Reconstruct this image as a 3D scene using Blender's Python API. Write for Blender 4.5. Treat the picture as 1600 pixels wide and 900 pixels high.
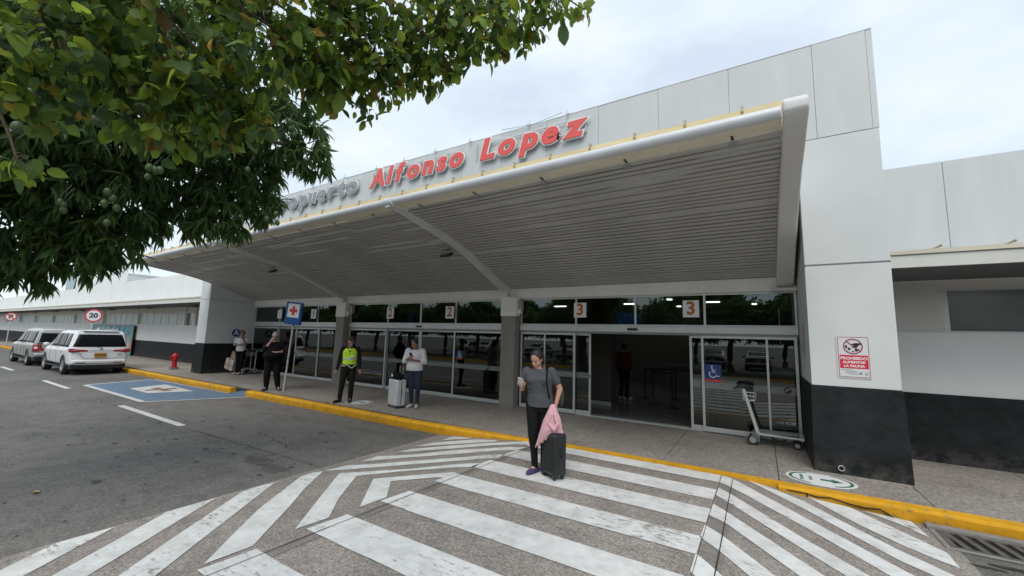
import bpy, bmesh, math, random
import numpy as np
from mathutils import Vector, Matrix, Euler, Quaternion, noise as mnoise

random.seed(7); rng = np.random.default_rng(7)
for o in list(bpy.data.objects): bpy.data.objects.remove(o)
S = bpy.context.scene
COL = S.collection
R = math.radians

# ------------------------------------------------------------------ camera
cam_d = bpy.data.cameras.new('camera'); cam = bpy.data.objects.new('camera', cam_d); COL.objects.link(cam)
S.camera = cam
cam_d.sensor_width = 36.0; cam_d.lens = 628.1 * 36 / 1600; cam_d.clip_start = 0.05; cam_d.clip_end = 3000
def cam_axes(y, p, r):
    fwd = Vector((math.sin(y)*math.cos(p), math.cos(y)*math.cos(p), math.sin(p)))
    right = Vector((math.cos(y), -math.sin(y), 0)); up = right.cross(fwd)
    return right*math.cos(r)+up*math.sin(r), up*math.cos(r)-right*math.sin(r), fwd
CR, CU, CF = cam_axes(-.5528, .12225, .028346)
m = Matrix((CR, CU, -CF)).transposed().to_4x4(); m.translation = (0, 0, 1.85); cam.matrix_world = m
S.render.resolution_x = 1024; S.render.resolution_y = 576

# ------------------------------------------------------------------ sky, sun, exposure
SUN_EL, SUN_AZ = R(54), R(162)     # behind the viewer's right shoulder, veiled by cloud
W = bpy.data.worlds.new("World"); S.world = W; W.use_nodes = True
nt = W.node_tree; nt.nodes.clear()
def N(t, **k):
    n = nt.nodes.new(t)
    for a, b in k.items(): setattr(n, a, b)
    return n
out = N('ShaderNodeOutputWorld'); bg = N('ShaderNodeBackground'); bg.inputs[1].default_value = 0.1
sky = N('ShaderNodeTexSky', sky_type='NISHITA', sun_disc=False, sun_elevation=SUN_EL, sun_rotation=SUN_AZ)
tc = N('ShaderNodeTexCoord'); mp = N('ShaderNodeMapping'); mp.inputs['Scale'].default_value = (1, 1, 2.6)
nz = N('ShaderNodeTexNoise'); nz.inputs['Scale'].default_value = 2.6; nz.inputs['Detail'].default_value = 7; nz.inputs['Roughness'].default_value = .55
cr = N('ShaderNodeValToRGB')
cr.color_ramp.elements[0].position = .36; cr.color_ramp.elements[0].color = (.68, .77, .90, 1)
cr.color_ramp.elements[1].position = .66; cr.color_ramp.elements[1].color = (.90, .96, 1.0, 1)
e = cr.color_ramp.elements.new(.5); e.color = (.78, .89, .98, 1)
mul = N('ShaderNodeVectorMath', operation='SCALE'); mul.inputs['Scale'].default_value = 7.1
mx = N('ShaderNodeMix', data_type='RGBA'); mx.inputs[0].default_value = .90
L = nt.links.new
L(tc.outputs['Generated'], mp.inputs[0]); L(mp.outputs[0], nz.inputs[0]); L(nz.outputs[0], cr.inputs[0])
L(cr.outputs[0], mul.inputs[0]); L(sky.outputs[0], mx.inputs[6]); L(mul.outputs[0], mx.inputs[7])
L(mx.outputs[2], bg.inputs[0]); L(bg.outputs[0], out.inputs[0])
sd = bpy.data.lights.new('sun', 'SUN'); sd.energy = 1.25; sd.angle = R(38); sd.color = (1, .96, .9)
sun = bpy.data.objects.new('sun', sd); COL.objects.link(sun)
sdir = Vector((math.sin(SUN_AZ)*math.cos(SUN_EL), math.cos(SUN_AZ)*math.cos(SUN_EL), math.sin(SUN_EL)))
sun.rotation_euler = sdir.to_track_quat('Z', 'Y').to_euler(); sun.location = sdir*60
S.view_settings.view_transform = 'Standard'; S.view_settings.look = 'None'
S.view_settings.exposure = 0.64; S.view_settings.gamma = 1.0

# ------------------------------------------------------------------ materials
MATS = {}
def mat(name, c, rough=.6, var=0, vs=4, bump=0, bs=30, metal=0, c2=None, spec=.5, emit=None, es=1, detail=4, speck=0, ss=120, stretch=None, coat=0):
    if name in MATS: return MATS[name]
    M = bpy.data.materials.new(name); M.use_nodes = True; t = M.node_tree; b = t.nodes['Principled BSDF']
    b.inputs['Roughness'].default_value = rough; b.inputs['Metallic'].default_value = metal
    b.inputs['Specular IOR Level'].default_value = spec
    if coat: b.inputs['Coat Weight'].default_value = coat; b.inputs['Coat Roughness'].default_value = .08
    col = (*c, 1); b.inputs['Base Color'].default_value = col
    l = t.links.new
    def nd(x, **k):
        n = t.nodes.new(x)
        for a, v in k.items(): setattr(n, a, v)
        return n
    co = nd('ShaderNodeTexCoord').outputs['Object']
    if stretch:
        mm = nd('ShaderNodeMapping'); mm.inputs['Scale'].default_value = stretch; l(co, mm.inputs[0]); co = mm.outputs[0]
    last = None
    if var or c2:
        n = nd('ShaderNodeTexNoise'); n.inputs['Scale'].default_value = vs; n.inputs['Detail'].default_value = detail; n.inputs['Roughness'].default_value = .62
        l(co, n.inputs[0]); r = nd('ShaderNodeValToRGB'); l(n.outputs[0], r.inputs[0])
        a = c2 if c2 else tuple(x*(1-var) for x in c)
        d = c if c2 else tuple(min(1, x*(1+var)) for x in c)
        r.color_ramp.elements[0].position = .34; r.color_ramp.elements[0].color = (*a, 1)
        r.color_ramp.elements[1].position = .66; r.color_ramp.elements[1].color = (*d, 1)
        last = r.outputs[0]
    if speck:
        v = nd('ShaderNodeTexVoronoi'); v.inputs['Scale'].default_value = ss; l(co, v.inputs[0])
        sp = nd('ShaderNodeSeparateColor'); l(v.outputs['Color'], sp.inputs[0])
        mr = nd('ShaderNodeMapRange'); mr.inputs[3].default_value = 1-speck; mr.inputs[4].default_value = 1+speck; l(sp.outputs[0], mr.inputs[0])
        vm = nd('ShaderNodeVectorMath', operation='SCALE'); l(mr.outputs[0], vm.inputs['Scale'])
        if last: l(last, vm.inputs[0])
        else: vm.inputs[0].default_value = c
        last = vm.outputs[0]
    if last: l(last, b.inputs['Base Color'])
    if bump:
        n = nd('ShaderNodeTexNoise'); n.inputs['Scale'].default_value = bs; n.inputs['Detail'].default_value = 5; l(co, n.inputs[0])
        bp = nd('ShaderNodeBump'); bp.inputs['Strength'].default_value = bump; bp.inputs['Distance'].default_value = .02
        l(n.outputs[0], bp.inputs['Height']); l(bp.outputs[0], b.inputs['Normal'])
    if emit:
        b.inputs['Emission Color'].default_value = (*emit, 1); b.inputs['Emission Strength'].default_value = es
    MATS[name] = M; return M

def ground_mat(name, base, patch, speck, ss, big=.35, rough=.85, stain=.35, bump=.5, tint=(1, 1, 1)):
    """aggregate surface: large patches, medium stains and stone speckle"""
    M = bpy.data.materials.new(name); M.use_nodes = True; t = M.node_tree; b = t.nodes['Principled BSDF']; l = t.links.new
    b.inputs['Roughness'].default_value = rough; b.inputs['Specular IOR Level'].default_value = .25
    def nd(x, **k):
        n = t.nodes.new(x)
        for a, v in k.items(): setattr(n, a, v)
        return n
    co = nd('ShaderNodeNewGeometry').outputs['Position']
    n1 = nd('ShaderNodeTexNoise'); n1.inputs['Scale'].default_value = big; n1.inputs['Detail'].default_value = 6; n1.inputs['Distortion'].default_value = .6; l(co, n1.inputs[0])
    r1 = nd('ShaderNodeValToRGB'); l(n1.outputs[0], r1.inputs[0])
    r1.color_ramp.elements[0].position = .4; r1.color_ramp.elements[0].color = (*base, 1)
    r1.color_ramp.elements[1].position = .62; r1.color_ramp.elements[1].color = (*patch, 1)
    n2 = nd('ShaderNodeTexNoise'); n2.inputs['Scale'].default_value = 3.1; n2.inputs['Detail'].default_value = 8; n2.inputs['Roughness'].default_value = .7; l(co, n2.inputs[0])
    r2 = nd('ShaderNodeMapRange'); r2.inputs[1].default_value = .3; r2.inputs[2].default_value = .6; r2.inputs[3].default_value = 1-stain; r2.inputs[4].default_value = 1.05; l(n2.outputs[0], r2.inputs[0])
    v = nd('ShaderNodeTexVoronoi'); v.inputs['Scale'].default_value = ss; l(co, v.inputs[0])
    sp = nd('ShaderNodeSeparateColor'); l(v.outputs['Color'], sp.inputs[0])
    r3 = nd('ShaderNodeMapRange'); r3.inputs[3].default_value = 1-speck; r3.inputs[4].default_value = 1+speck; l(sp.outputs[0], r3.inputs[0])
    n4 = nd('ShaderNodeTexNoise'); n4.inputs['Scale'].default_value = ss*.35; n4.inputs['Detail'].default_value = 3; l(co, n4.inputs[0])
    r4 = nd('ShaderNodeMapRange'); r4.inputs[1].default_value = .3; r4.inputs[2].default_value = .7; r4.inputs[3].default_value = 1-speck*.6; r4.inputs[4].default_value = 1+speck*.6; l(n4.outputs[0], r4.inputs[0])
    m1 = nd('ShaderNodeMath', operation='MULTIPLY'); l(r2.outputs[0], m1.inputs[0]); l(r3.outputs[0], m1.inputs[1])
    m2 = nd('ShaderNodeMath', operation='MULTIPLY'); l(m1.outputs[0], m2.inputs[0]); l(r4.outputs[0], m2.inputs[1])
    vm = nd('ShaderNodeVectorMath', operation='SCALE'); l(r1.outputs[0], vm.inputs[0]); l(m2.outputs[0], vm.inputs['Scale'])
    l(vm.outputs[0], b.inputs['Base Color'])
    bp = nd('ShaderNodeBump'); bp.inputs['Strength'].default_value = bump; bp.inputs['Distance'].default_value = .006
    l(r3.outputs[0], bp.inputs['Height']); l(bp.outputs[0], b.inputs['Normal'])
    MATS[name] = M; return M

def worn_paint(name, c, under, wear=.5, sc=9, stretch=(1, 1, 1)):
    """road paint rubbed through to the aggregate in scuffs and pinholes"""
    M = bpy.data.materials.new(name); M.use_nodes = True; t = M.node_tree; b = t.nodes['Principled BSDF']; l = t.links.new
    b.inputs['Roughness'].default_value = .75; b.inputs['Specular IOR Level'].default_value = .3
    def nd(x, **k):
        n = t.nodes.new(x)
        for a, v in k.items(): setattr(n, a, v)
        return n
    co = nd('ShaderNodeNewGeometry').outputs['Position']
    mm = nd('ShaderNodeMapping'); mm.inputs['Scale'].default_value = stretch; l(co, mm.inputs[0])
    n1 = nd('ShaderNodeTexNoise'); n1.inputs['Scale'].default_value = sc; n1.inputs['Detail'].default_value = 10; n1.inputs['Roughness'].default_value = .78; l(mm.outputs[0], n1.inputs[0])
    n3 = nd('ShaderNodeTexNoise'); n3.inputs['Scale'].default_value = 1.1; n3.inputs['Detail'].default_value = 3; l(co, n3.inputs[0])
    ad = nd('ShaderNodeMath', operation='MULTIPLY_ADD'); ad.inputs[1].default_value = .45; l(n3.outputs[0], ad.inputs[0]); l(n1.outputs[0], ad.inputs[2])
    r = nd('ShaderNodeMapRange'); r.inputs[1].default_value = wear+.06; r.inputs[2].default_value = wear+.16; l(ad.outputs[0], r.inputs[0])
    n2 = nd('ShaderNodeTexNoise'); n2.inputs['Scale'].default_value = 5; n2.inputs['Detail'].default_value = 7; n2.inputs['Roughness'].default_value = .7; l(co, n2.inputs[0])
    r2 = nd('ShaderNodeValToRGB'); l(n2.outputs[0], r2.inputs[0])
    r2.color_ramp.elements[0].position = .3; r2.color_ramp.elements[0].color = (*[x*.72 for x in c], 1)
    r2.color_ramp.elements[1].position = .6; r2.color_ramp.elements[1].color = (*c, 1)
    v = nd('ShaderNodeTexVoronoi'); v.inputs['Scale'].default_value = 90; l(co, v.inputs[0])
    sp = nd('ShaderNodeSeparateColor'); l(v.outputs['Color'], sp.inputs[0])
    r3 = nd('ShaderNodeMapRange'); r3.inputs[3].default_value = .6; r3.inputs[4].default_value = 1.4; l(sp.outputs[0], r3.inputs[0])
    vm = nd('ShaderNodeVectorMath', operation='SCALE'); vm.inputs[0].default_value = under; l(r3.outputs[0], vm.inputs['Scale'])
    mx = nd('ShaderNodeMix', data_type='RGBA'); l(r.outputs[0], mx.inputs[0]); l(vm.outputs[0], mx.inputs[6]); l(r2.outputs[0], mx.inputs[7])
    l(mx.outputs[2], b.inputs['Base Color'])
    bp = nd('ShaderNodeBump'); bp.inputs['Strength'].default_value = .35; bp.inputs['Distance'].default_value = .004
    l(n1.outputs[0], bp.inputs['Height']); l(bp.outputs[0], b.inputs['Normal'])
    MATS[name] = M; return M

def glass_mat(name, tint, ior=1.55, rough=0.0):
    M = bpy.data.materials.new(name); M.use_nodes = True; t = M.node_tree; t.nodes.clear(); l = t.links.new
    o = t.nodes.new('ShaderNodeOutputMaterial'); tr = t.nodes.new('ShaderNodeBsdfTransparent'); gl = t.nodes.new('ShaderNodeBsdfGlossy')
    tr.inputs[0].default_value = (*tint, 1); gl.inputs['Roughness'].default_value = rough; gl.inputs[0].default_value = (.92, .96, .94, 1)
    fr = t.nodes.new('ShaderNodeFresnel'); fr.inputs[0].default_value = ior; mxs = t.nodes.new('ShaderNodeMixShader')
    l(fr.outputs[0], mxs.inputs[0]); l(tr.outputs[0], mxs.inputs[1]); l(gl.outputs[0], mxs.inputs[2]); l(mxs.outputs[0], o.inputs[0])
    MATS[name] = M; return M

def leaf_mat(name, ramp, trans=.45, rough=.45):
    M = bpy.data.materials.new(name); M.use_nodes = True; t = M.node_tree; b = t.nodes['Principled BSDF']; l = t.links.new
    b.inputs['Roughness'].default_value = rough+.08; b.inputs['Specular IOR Level'].default_value = .22
    at = t.nodes.new('ShaderNodeAttribute'); at.attribute_name = 'tone'
    oi = t.nodes.new('ShaderNodeObjectInfo'); ad = t.nodes.new('ShaderNodeMath'); ad.operation = 'ADD'
    l(at.outputs['Fac'], ad.inputs[0]); l(oi.outputs['Random'], ad.inputs[1])
    fr = t.nodes.new('ShaderNodeMath'); fr.operation = 'FRACT'; l(ad.outputs[0], fr.inputs[0])
    r = t.nodes.new('ShaderNodeValToRGB'); l(fr.outputs[0], r.inputs[0])
    els = r.color_ramp.elements; els[0].position = ramp[0][0]; els[0].color = (*ramp[0][1], 1); els[1].position = ramp[-1][0]; els[1].color = (*ramp[-1][1], 1)
    for p, c in ramp[1:-1]: q = els.new(p); q.color = (*c, 1)
    tl = t.nodes.new('ShaderNodeBsdfTranslucent'); ms = t.nodes.new('ShaderNodeMixShader'); ms.inputs[0].default_value = trans
    hs = t.nodes.new('ShaderNodeHueSaturation'); hs.inputs['Value'].default_value = 2.7; hs.inputs['Hue'].default_value = .485; l(r.outputs[0], hs.inputs['Color'])
    l(r.outputs[0], b.inputs['Base Color']); l(hs.outputs[0], tl.inputs[0])
    l(b.outputs[0], ms.inputs[1]); l(tl.outputs[0], ms.inputs[2]); l(ms.outputs[0], t.nodes['Material Output'].inputs[0])
    MATS[name] = M; return M

# ------------------------------------------------------------------ object helpers
def tag(o, label=None, cat=None, group=None, kind=None):
    if label: o['label'] = label
    if cat: o['category'] = cat
    if group: o['group'] = group
    if kind: o['kind'] = kind
    return o
def thing(name, label, cat, loc=(0, 0, 0), rz=0, group=None, parent=None):
    o = bpy.data.objects.new(name, None); COL.objects.link(o); o.location = loc; o.rotation_euler = (0, 0, rz); o.empty_display_size = .1
    return tag(o, label, cat, group)
def clone_tree(o, loc=None, rz=None, label=None, parent=None):
    c = o.copy(); COL.objects.link(c); c.parent = parent
    if loc is not None: c.location = loc
    if rz is not None: c.rotation_euler = (0, 0, rz)
    if label: c['label'] = label
    for ch in list(o.children): clone_tree(ch, parent=c)
    return c

class MB:
    def __init__(s): s.v = []; s.f = []
    def add(s, vs, fs):
        n = len(s.v); s.v += [tuple(p) for p in vs]; s.f += [tuple(i+n for i in f) for f in fs]; return s
    def box(s, x0, x1, y0, y1, z0, z1, M=None):
        vs = [(x, y, z) for z in (z0, z1) for y in (y0, y1) for x in (x0, x1)]
        if M is not None: vs = [M @ Vector(p) for p in vs]
        return s.add(vs, [(0, 2, 3, 1), (4, 5, 7, 6), (0, 1, 5, 4), (2, 6, 7, 3), (0, 4, 6, 2), (1, 3, 7, 5)])
    def prism(s, poly, axis, a, b, M=None):
        """poly: 2D outline extruded along axis from a to b"""
        n = len(poly); vs = []
        for t in (a, b):
            for p in poly:
                q = {'x': (t, p[0], p[1]), 'y': (p[0], t, p[1]), 'z': (p[0], p[1], t)}[axis]
                vs.append(M @ Vector(q) if M is not None else q)
        fs = [tuple(range(n))[::-1], tuple(range(n, 2*n))] + [(i, (i+1) % n, n+(i+1) % n, n+i) for i in range(n)]
        return s.add(vs, fs)
    def tube(s, pts, r, k=8, closed=False, cap=True):
        pts = [Vector(p) for p in pts]; n = len(pts); rs = r if hasattr(r, '__len__') else [r]*n
        up = Vector((0, 0, 1)); base = len(s.v); vs = []; fs = []
        for i, p in enumerate(pts):
            if closed: d = pts[(i+1) % n]-pts[i-1]
            else: d = pts[min(i+1, n-1)]-pts[max(i-1, 0)]
            if d.length < 1e-9: d = Vector((0, 0, 1))
            d.normalize(); a = d.cross(up)
            if a.length < .05: a = d.cross(Vector((1, 0, 0)))
            a.normalize(); b = a.cross(d); 
            for j in range(k):
                t = 2*math.pi*j/k; vs.append(p+a*math.cos(t)*rs[i]+b*math.sin(t)*rs[i])
        m_ = n if closed else n-1
        for i in range(m_):
            for j in range(k):
                i2 = (i+1) % n; fs.append((i*k+j, i*k+(j+1) % k, i2*k+(j+1) % k, i2*k+j))
        if cap and not closed: fs += [tuple(range(k))[::-1], tuple((n-1)*k+j for j in range(k))]
        return s.add(vs, fs)
    def lathe(s, prof, c=(0, 0, 0), k=16, M=None, caps=True):
        """prof: (radius, z) pairs"""
        vs = []; fs = []; n = len(prof)
        for r, z in prof:
            for j in range(k):
                t = 2*math.pi*j/k; q = Vector((c[0]+r*math.cos(t), c[1]+r*math.sin(t), c[2]+z)); vs.append(M @ q if M is not None else q)
        for i in range(n-1):
            for j in range(k): fs.append((i*k+j, i*k+(j+1) % k, (i+1)*k+(j+1) % k, (i+1)*k+j))
        if caps: fs += [tuple(range(k))[::-1], tuple((n-1)*k+j for j in range(k))]
        return s.add(vs, fs)
    def ell(s, c, r, M=None, k=14, n=9):
        vs = [(0, 0, -1)]; 
        for i in range(1, n):
            t = math.pi*i/n
            for j in range(k): vs.append((math.sin(t)*math.cos(2*math.pi*j/k), math.sin(t)*math.sin(2*math.pi*j/k), -math.cos(t)))
        vs.append((0, 0, 1)); fs = []
        for j in range(k): fs.append((0, 1+(j+1) % k, 1+j))
        for i in range(n-2):
            for j in range(k): a = 1+i*k; fs.append((a+j, a+(j+1) % k, a+k+(j+1) % k, a+k+j))
        a = 1+(n-2)*k
        for j in range(k): fs.append((a+j, a+(j+1) % k, len(vs)-1))
        Rm = M.to_3x3() if M is not None else Matrix.Identity(3)
        r = r if hasattr(r, '__len__') else (r, r, r)
        vs = [Vector(c)+Rm @ Vector((p[0]*r[0], p[1]*r[1], p[2]*r[2])) for p in vs]
        return s.add(vs, fs)
    def cap(s, a, b, ra, rb, k=12):
        """tapered capsule"""
        a, b = Vector(a), Vector(b); d = b-a; L_ = d.length
        if L_ < 1e-6: return s.ell(a, ra)
        q = d.to_track_quat('Z', 'Y').to_matrix(); prof = []
        for i in range(5): t = math.pi/2*(1-i/4.); prof.append((ra*math.cos(t) if i else 0.0005, -ra*math.sin(t)))
        for i in range(5): t = math.pi/2*i/4.; prof.append((rb*math.cos(t) if i < 4 else .0005, L_+rb*math.sin(t)))
        M4 = q.to_4x4(); M4.translation = a
        return s.lathe(prof, k=k, M=M4)
    def quad(s, a, b, c, d): return s.add([a, b, c, d], [(0, 1, 2, 3)])
    def mesh(s, name):
        me = bpy.data.meshes.new(name); me.from_pydata(s.v, [], s.f); me.update(); return me
    def build(s, name, m=None, parent=None, smooth=False, bevel=0, label=None, cat=None, group=None, kind=None, fixn=True, angle=40, seg=2, loc=None):
        me = s.mesh(name)
        if fixn:
            bm = bmesh.new(); bm.from_mesh(me); bmesh.ops.recalc_face_normals(bm, faces=bm.faces); bm.to_mesh(me); bm.free()
        if m: me.materials.append(m)
        o = bpy.data.objects.new(name, me); COL.objects.link(o)
        if parent: o.parent = parent
        if loc is not None: o.location = loc
        if smooth:
            me.polygons.foreach_set('use_smooth', [True]*len(me.polygons)); me.set_sharp_from_angle(angle=R(angle))
        if bevel:
            b = o.modifiers.new('bevel', 'BEVEL'); b.width = bevel; b.segments = seg; b.limit_method = 'ANGLE'; b.angle_limit = R(35)
        return tag(o, label, cat, group, kind)
def piece(name, me, M, m=None, parent=None):
    o = bpy.data.objects.new(name, me); COL.objects.link(o); o.parent = parent; o.matrix_local = M
    if m and not me.materials: me.materials.append(m)
    return o
def bake(o):
    """turn the modifier stack into plain mesh"""
    dg = bpy.context.evaluated_depsgraph_get(); dg.update()
    me = bpy.data.meshes.new_from_object(o.evaluated_get(dg)); old = o.data; o.modifiers.clear(); o.data = me
    return o
FONT = None
def text_mesh(s, size, name='lettering', ext=.002, offset=0, shear=0, align='CENTER', space=1.0):
    cu = bpy.data.curves.new(name, 'FONT'); cu.body = s; cu.size = size; cu.extrude = ext; cu.offset = offset; cu.shear = shear
    cu.align_x = align; cu.align_y = 'CENTER'; cu.space_character = space; cu.resolution_u = 3
    o = bpy.data.objects.new(name, cu); COL.objects.link(o)
    dg = bpy.context.evaluated_depsgraph_get(); dg.update()
    me = bpy.data.meshes.new_from_object(o.evaluated_get(dg)); bpy.data.objects.remove(o); return me
def frameM(origin, xdir, ydir):
    """matrix whose local x,y run along xdir,ydir (z = outward normal)"""
    x = Vector(xdir).normalized(); y = Vector(ydir).normalized(); z = x.cross(y).normalized(); y = z.cross(x)
    M = Matrix((x, y, z)).transposed().to_4x4(); M.translation = origin; return M
def put_text(s, size, M, m, parent, **k):
    me = text_mesh(s, size, **k); me.materials.append(m)
    o = bpy.data.objects.new('lettering', me); COL.objects.link(o); o.parent = parent; o.matrix_local = M; return o
def flat(polys, M, name, m, parent, t=.002, **k):
    b = MB()
    for p in polys: b.prism(p, 'z', 0, t, M)
    return b.build(name, m, parent, **k)
def ring(r0, r1, n=32, cx=0, cy=0, sx=1, sy=1, a0=0, a1=360):
    out = []
    for i in range(n):
        a, b = R(a0+(a1-a0)*i/n), R(a0+(a1-a0)*(i+1)/n)
        out.append([(cx+sx*r0*math.cos(a), cy+sy*r0*math.sin(a)), (cx+sx*r1*math.cos(a), cy+sy*r1*math.sin(a)), (cx+sx*r1*math.cos(b), cy+sy*r1*math.sin(b)), (cx+sx*r0*math.cos(b), cy+sy*r0*math.sin(b))])
    return out
def disc(r, n=32, cx=0, cy=0, sx=1, sy=1): return [[(cx+sx*r*math.cos(2*math.pi*i/n), cy+sy*r*math.sin(2*math.pi*i/n)) for i in range(n)]]
def stroke(pts, w):
    out = []
    for a, b in zip(pts, pts[1:]):
        d = Vector((b[0]-a[0], b[1]-a[1])); d.normalize(); n = Vector((-d.y, d.x))*w/2; e = d*w*.35
        out.append([(a[0]+n.x-e.x, a[1]+n.y-e.y), (a[0]-n.x-e.x, a[1]-n.y-e.y), (b[0]-n.x+e.x, b[1]-n.y+e.y), (b[0]+n.x+e.x, b[1]+n.y+e.y)])
    return out

WHITE = mat('white_render', (.63, .65, .64), .75, var=.045, vs=1.3, bump=.06, bs=14, detail=8)
PANELW = mat('white_panel', (.57, .59, .59), .45, var=.045, vs=1.3, detail=7, stretch=(2.2, 2.2, .45))
CREAM = mat('cream_paint', (.80, .78, .71), .6, var=.05, vs=2)
BLACK = mat('charcoal_plinth', (.013, .016, .018), .65, var=.4, vs=2.4, bump=.9, bs=7, detail=8, spec=.2)
_t = BLACK.node_tree; _b = _t.nodes['Principled BSDF']; _src = _b.inputs['Base Color'].links[0].from_socket
_g = _t.nodes.new('ShaderNodeNewGeometry'); _s = _t.nodes.new('ShaderNodeSeparateXYZ'); _t.links.new(_g.outputs['Position'], _s.inputs[0])
_r = _t.nodes.new('ShaderNodeMapRange'); _r.inputs[1].default_value = .15; _r.inputs[2].default_value = .42; _r.inputs[3].default_value = .75; _r.inputs[4].default_value = .06; _t.links.new(_s.outputs[2], _r.inputs[0])
_n = _t.nodes.new('ShaderNodeTexNoise'); _n.inputs['Scale'].default_value = 6; _n.inputs['Detail'].default_value = 9; _n.inputs['Roughness'].default_value = .7; _t.links.new(_g.outputs['Position'], _n.inputs[0])
_q = _t.nodes.new('ShaderNodeMapRange'); _q.inputs[1].default_value = .42; _q.inputs[2].default_value = .72; _t.links.new(_n.outputs[0], _q.inputs[0])
_m = _t.nodes.new('ShaderNodeMath'); _m.operation = 'MULTIPLY'; _t.links.new(_r.outputs[0], _m.inputs[0]); _t.links.new(_q.outputs[0], _m.inputs[1])
_x = _t.nodes.new('ShaderNodeMix'); _x.data_type = 'RGBA'; _x.inputs[7].default_value = (.15, .13, .11, 1); _t.links.new(_m.outputs[0], _x.inputs[0]); _t.links.new(_src, _x.inputs[6]); _t.links.new(_x.outputs[2], _b.inputs['Base Color'])
TAUPE = mat('taupe_column', (.25, .235, .205), .7, var=.08, vs=3)
ALU = mat('aluminium_frame', (.60, .62, .60), .38, metal=.35, var=.04, vs=5)
ALUD = mat('aluminium_dark', (.25, .26, .26), .4, metal=.4)
STEELP = mat('painted_tube', (.62, .64, .66), .35, var=.04, vs=3, spec=.6)
ARM = mat('arm_paint', (.66, .65, .63), .5, var=.04, vs=2)
YPALE = mat('pale_board', (.60, .56, .44), .7, var=.12, vs=4, stretch=(.4, 3, 3))
YWOOD = mat('cream_board', (.74, .62, .36), .7, var=.12, vs=4, stretch=(.4, 3, 3))
SLAT = mat('ceiling_slat', (.47, .455, .425), .5, var=.10, vs=.7, stretch=(1, 4, 4), detail=6)
DARK = mat('dark_void', (.012, .012, .012), .9)
RUB = mat('black_rubber', (.018, .018, .019), .65)
BLKP = mat('black_plastic', (.022, .023, .024), .35)
RED = mat('sign_red', (.62, .045, .05), .45)
REDL = mat('letter_red', (.74, .10, .085), .4)
GREYL = mat('letter_grey', (.27, .285, .30), .4)
SIGNW = mat('sign_white', (.78, .78, .78), .45)
SBLUE = mat('sign_blue', (.01, .075, .27), .4)
NAVY = mat('sticker_blue', (.015, .05, .22), .4)
ORANGE = mat('number_orange', (.48, .13, .03), .5)
YEL = worn_paint('kerb_yellow', (.72, .36, .015), (.22, .17, .10), wear=.495, sc=13)
ROADM = ground_mat('asphalt', (.128, .124, .119), (.178, .167, .154), .28, 75, big=.28, stain=.28)
SLABM = ground_mat('pavement_concrete', (.275, .245, .215), (.31, .28, .245), .30, 60, big=.5, stain=.18)
CROSSM = ground_mat('crossing_aggregate', (.29, .258, .228), (.335, .30, .268), .36, 105, big=.8, stain=.25, bump=.9)
CROSSD = ground_mat('smooth_margin', (.215, .193, .172), (.24, .217, .195), .2, 90, big=.8, stain=.15, bump=.3)
PAINT = worn_paint('crossing_white', (.72, .72, .70), (.20, .18, .16), wear=.492, sc=15, stretch=(.5, 1.5, 1))
PAINT2 = worn_paint('road_white', (.62, .62, .60), (.13, .125, .12), wear=.45, sc=12)
BLUEP = worn_paint('bay_blue', (.135, .205, .285), (.14, .14, .14), wear=.47, sc=6)
GLASS = glass_mat('door_glass', (.42, .46, .44), ior=1.85)
GLASSD = glass_mat('dark_glass', (.25, .28, .27), ior=1.8)
CARGL = mat('car_glass', (.010, .012, .014), .08, spec=.35); CARGL.node_tree.nodes['Principled BSDF'].inputs['IOR'].default_value = 1.14
CHROME = mat('bright_metal', (.62, .63, .64), .25, metal=.9)

# ================================================================== GROUND
ZP = .12
def zs(x):
    if x < -3.45: return max(0, ZP*(x+5.2)/1.75)
    if x > -.42: return max(0, ZP*(1.5-x)/1.92)
    return ZP
g = MB(); g.box(-420, 260, -300, 300, -.6, 0); road = g.build('road', ROADM, kind='structure')
# pavement slabs by the terminal
pv = MB(); pv.box(-120, 60, 6.29, 8.9, -.3, .125); pavement = pv.build('pavement', mat('joint_dark', (.05, .045, .04), .9), kind='structure')
xs = [-1.27+1.41*i for i in range(-60, 12)]
slabcache = {}
for i, (a, b) in enumerate(zip(xs, xs[1:])):
    rows = [(6.30, 8.9)] if b < 1.6 else [(6.34, 7.53), (7.53, 8.9)]
    if a < -60: continue
    for (y0, y1) in rows:
        y0_ = y0 if b < -12.4 or a > -14.2 else y0
        w = b-a; key = (round(w, 3), y0, y1)
        if key not in slabcache:
            q = MB(); q.box(0, w-.010, y0, y1-.010, .10, .15); me = q.mesh('paving_slab'); slabcache[key] = me
            bm = bmesh.new(); bm.from_mesh(me); bmesh.ops.recalc_face_normals(bm, faces=bm.faces); bm.to_mesh(me); bm.free()
        piece('paving_slab', slabcache[key], Matrix.Translation((a, 0, 0)), SLABM, pavement)
# kerbs
def kerb(pts_front, y_back, name='kerb'):
    b = MB()
    for (xa, ya), (xb, yb) in zip(pts_front, pts_front[1:]):
        P = []
        for x, y in ((xa, ya), (xb, yb)):
            prof = [(y+.03, -.05), (y+.005, .0), (y, .125), (y+.012, .146), (y+.03, .155), (y_back(x), .156), (y_back(x), -.05)]
            P.append([(x, yy, zz) for yy, zz in prof])
        n = len(P[0]); b.add(P[0]+P[1], [(i, (i+1) % n, n+(i+1) % n, n+i) for i in range(n)])
        if xa == pts_front[0][0]: b.add(P[0], [tuple(range(n))])
        if xb == pts_front[-1][0]: b.add(P[1], [tuple(range(n))[::-1]])
    return b.build(name, YEL, smooth=True, angle=25, kind='structure')
def rag(x0, x1, f, n): return [(x0+(x1-x0)*i/n, f(x0+(x1-x0)*i/n)+random.uniform(-.006, .006)) for i in range(n+1)]
kerb(rag(-120, -13.25, lambda x: 5.97, 60), lambda x: 6.12)
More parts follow.
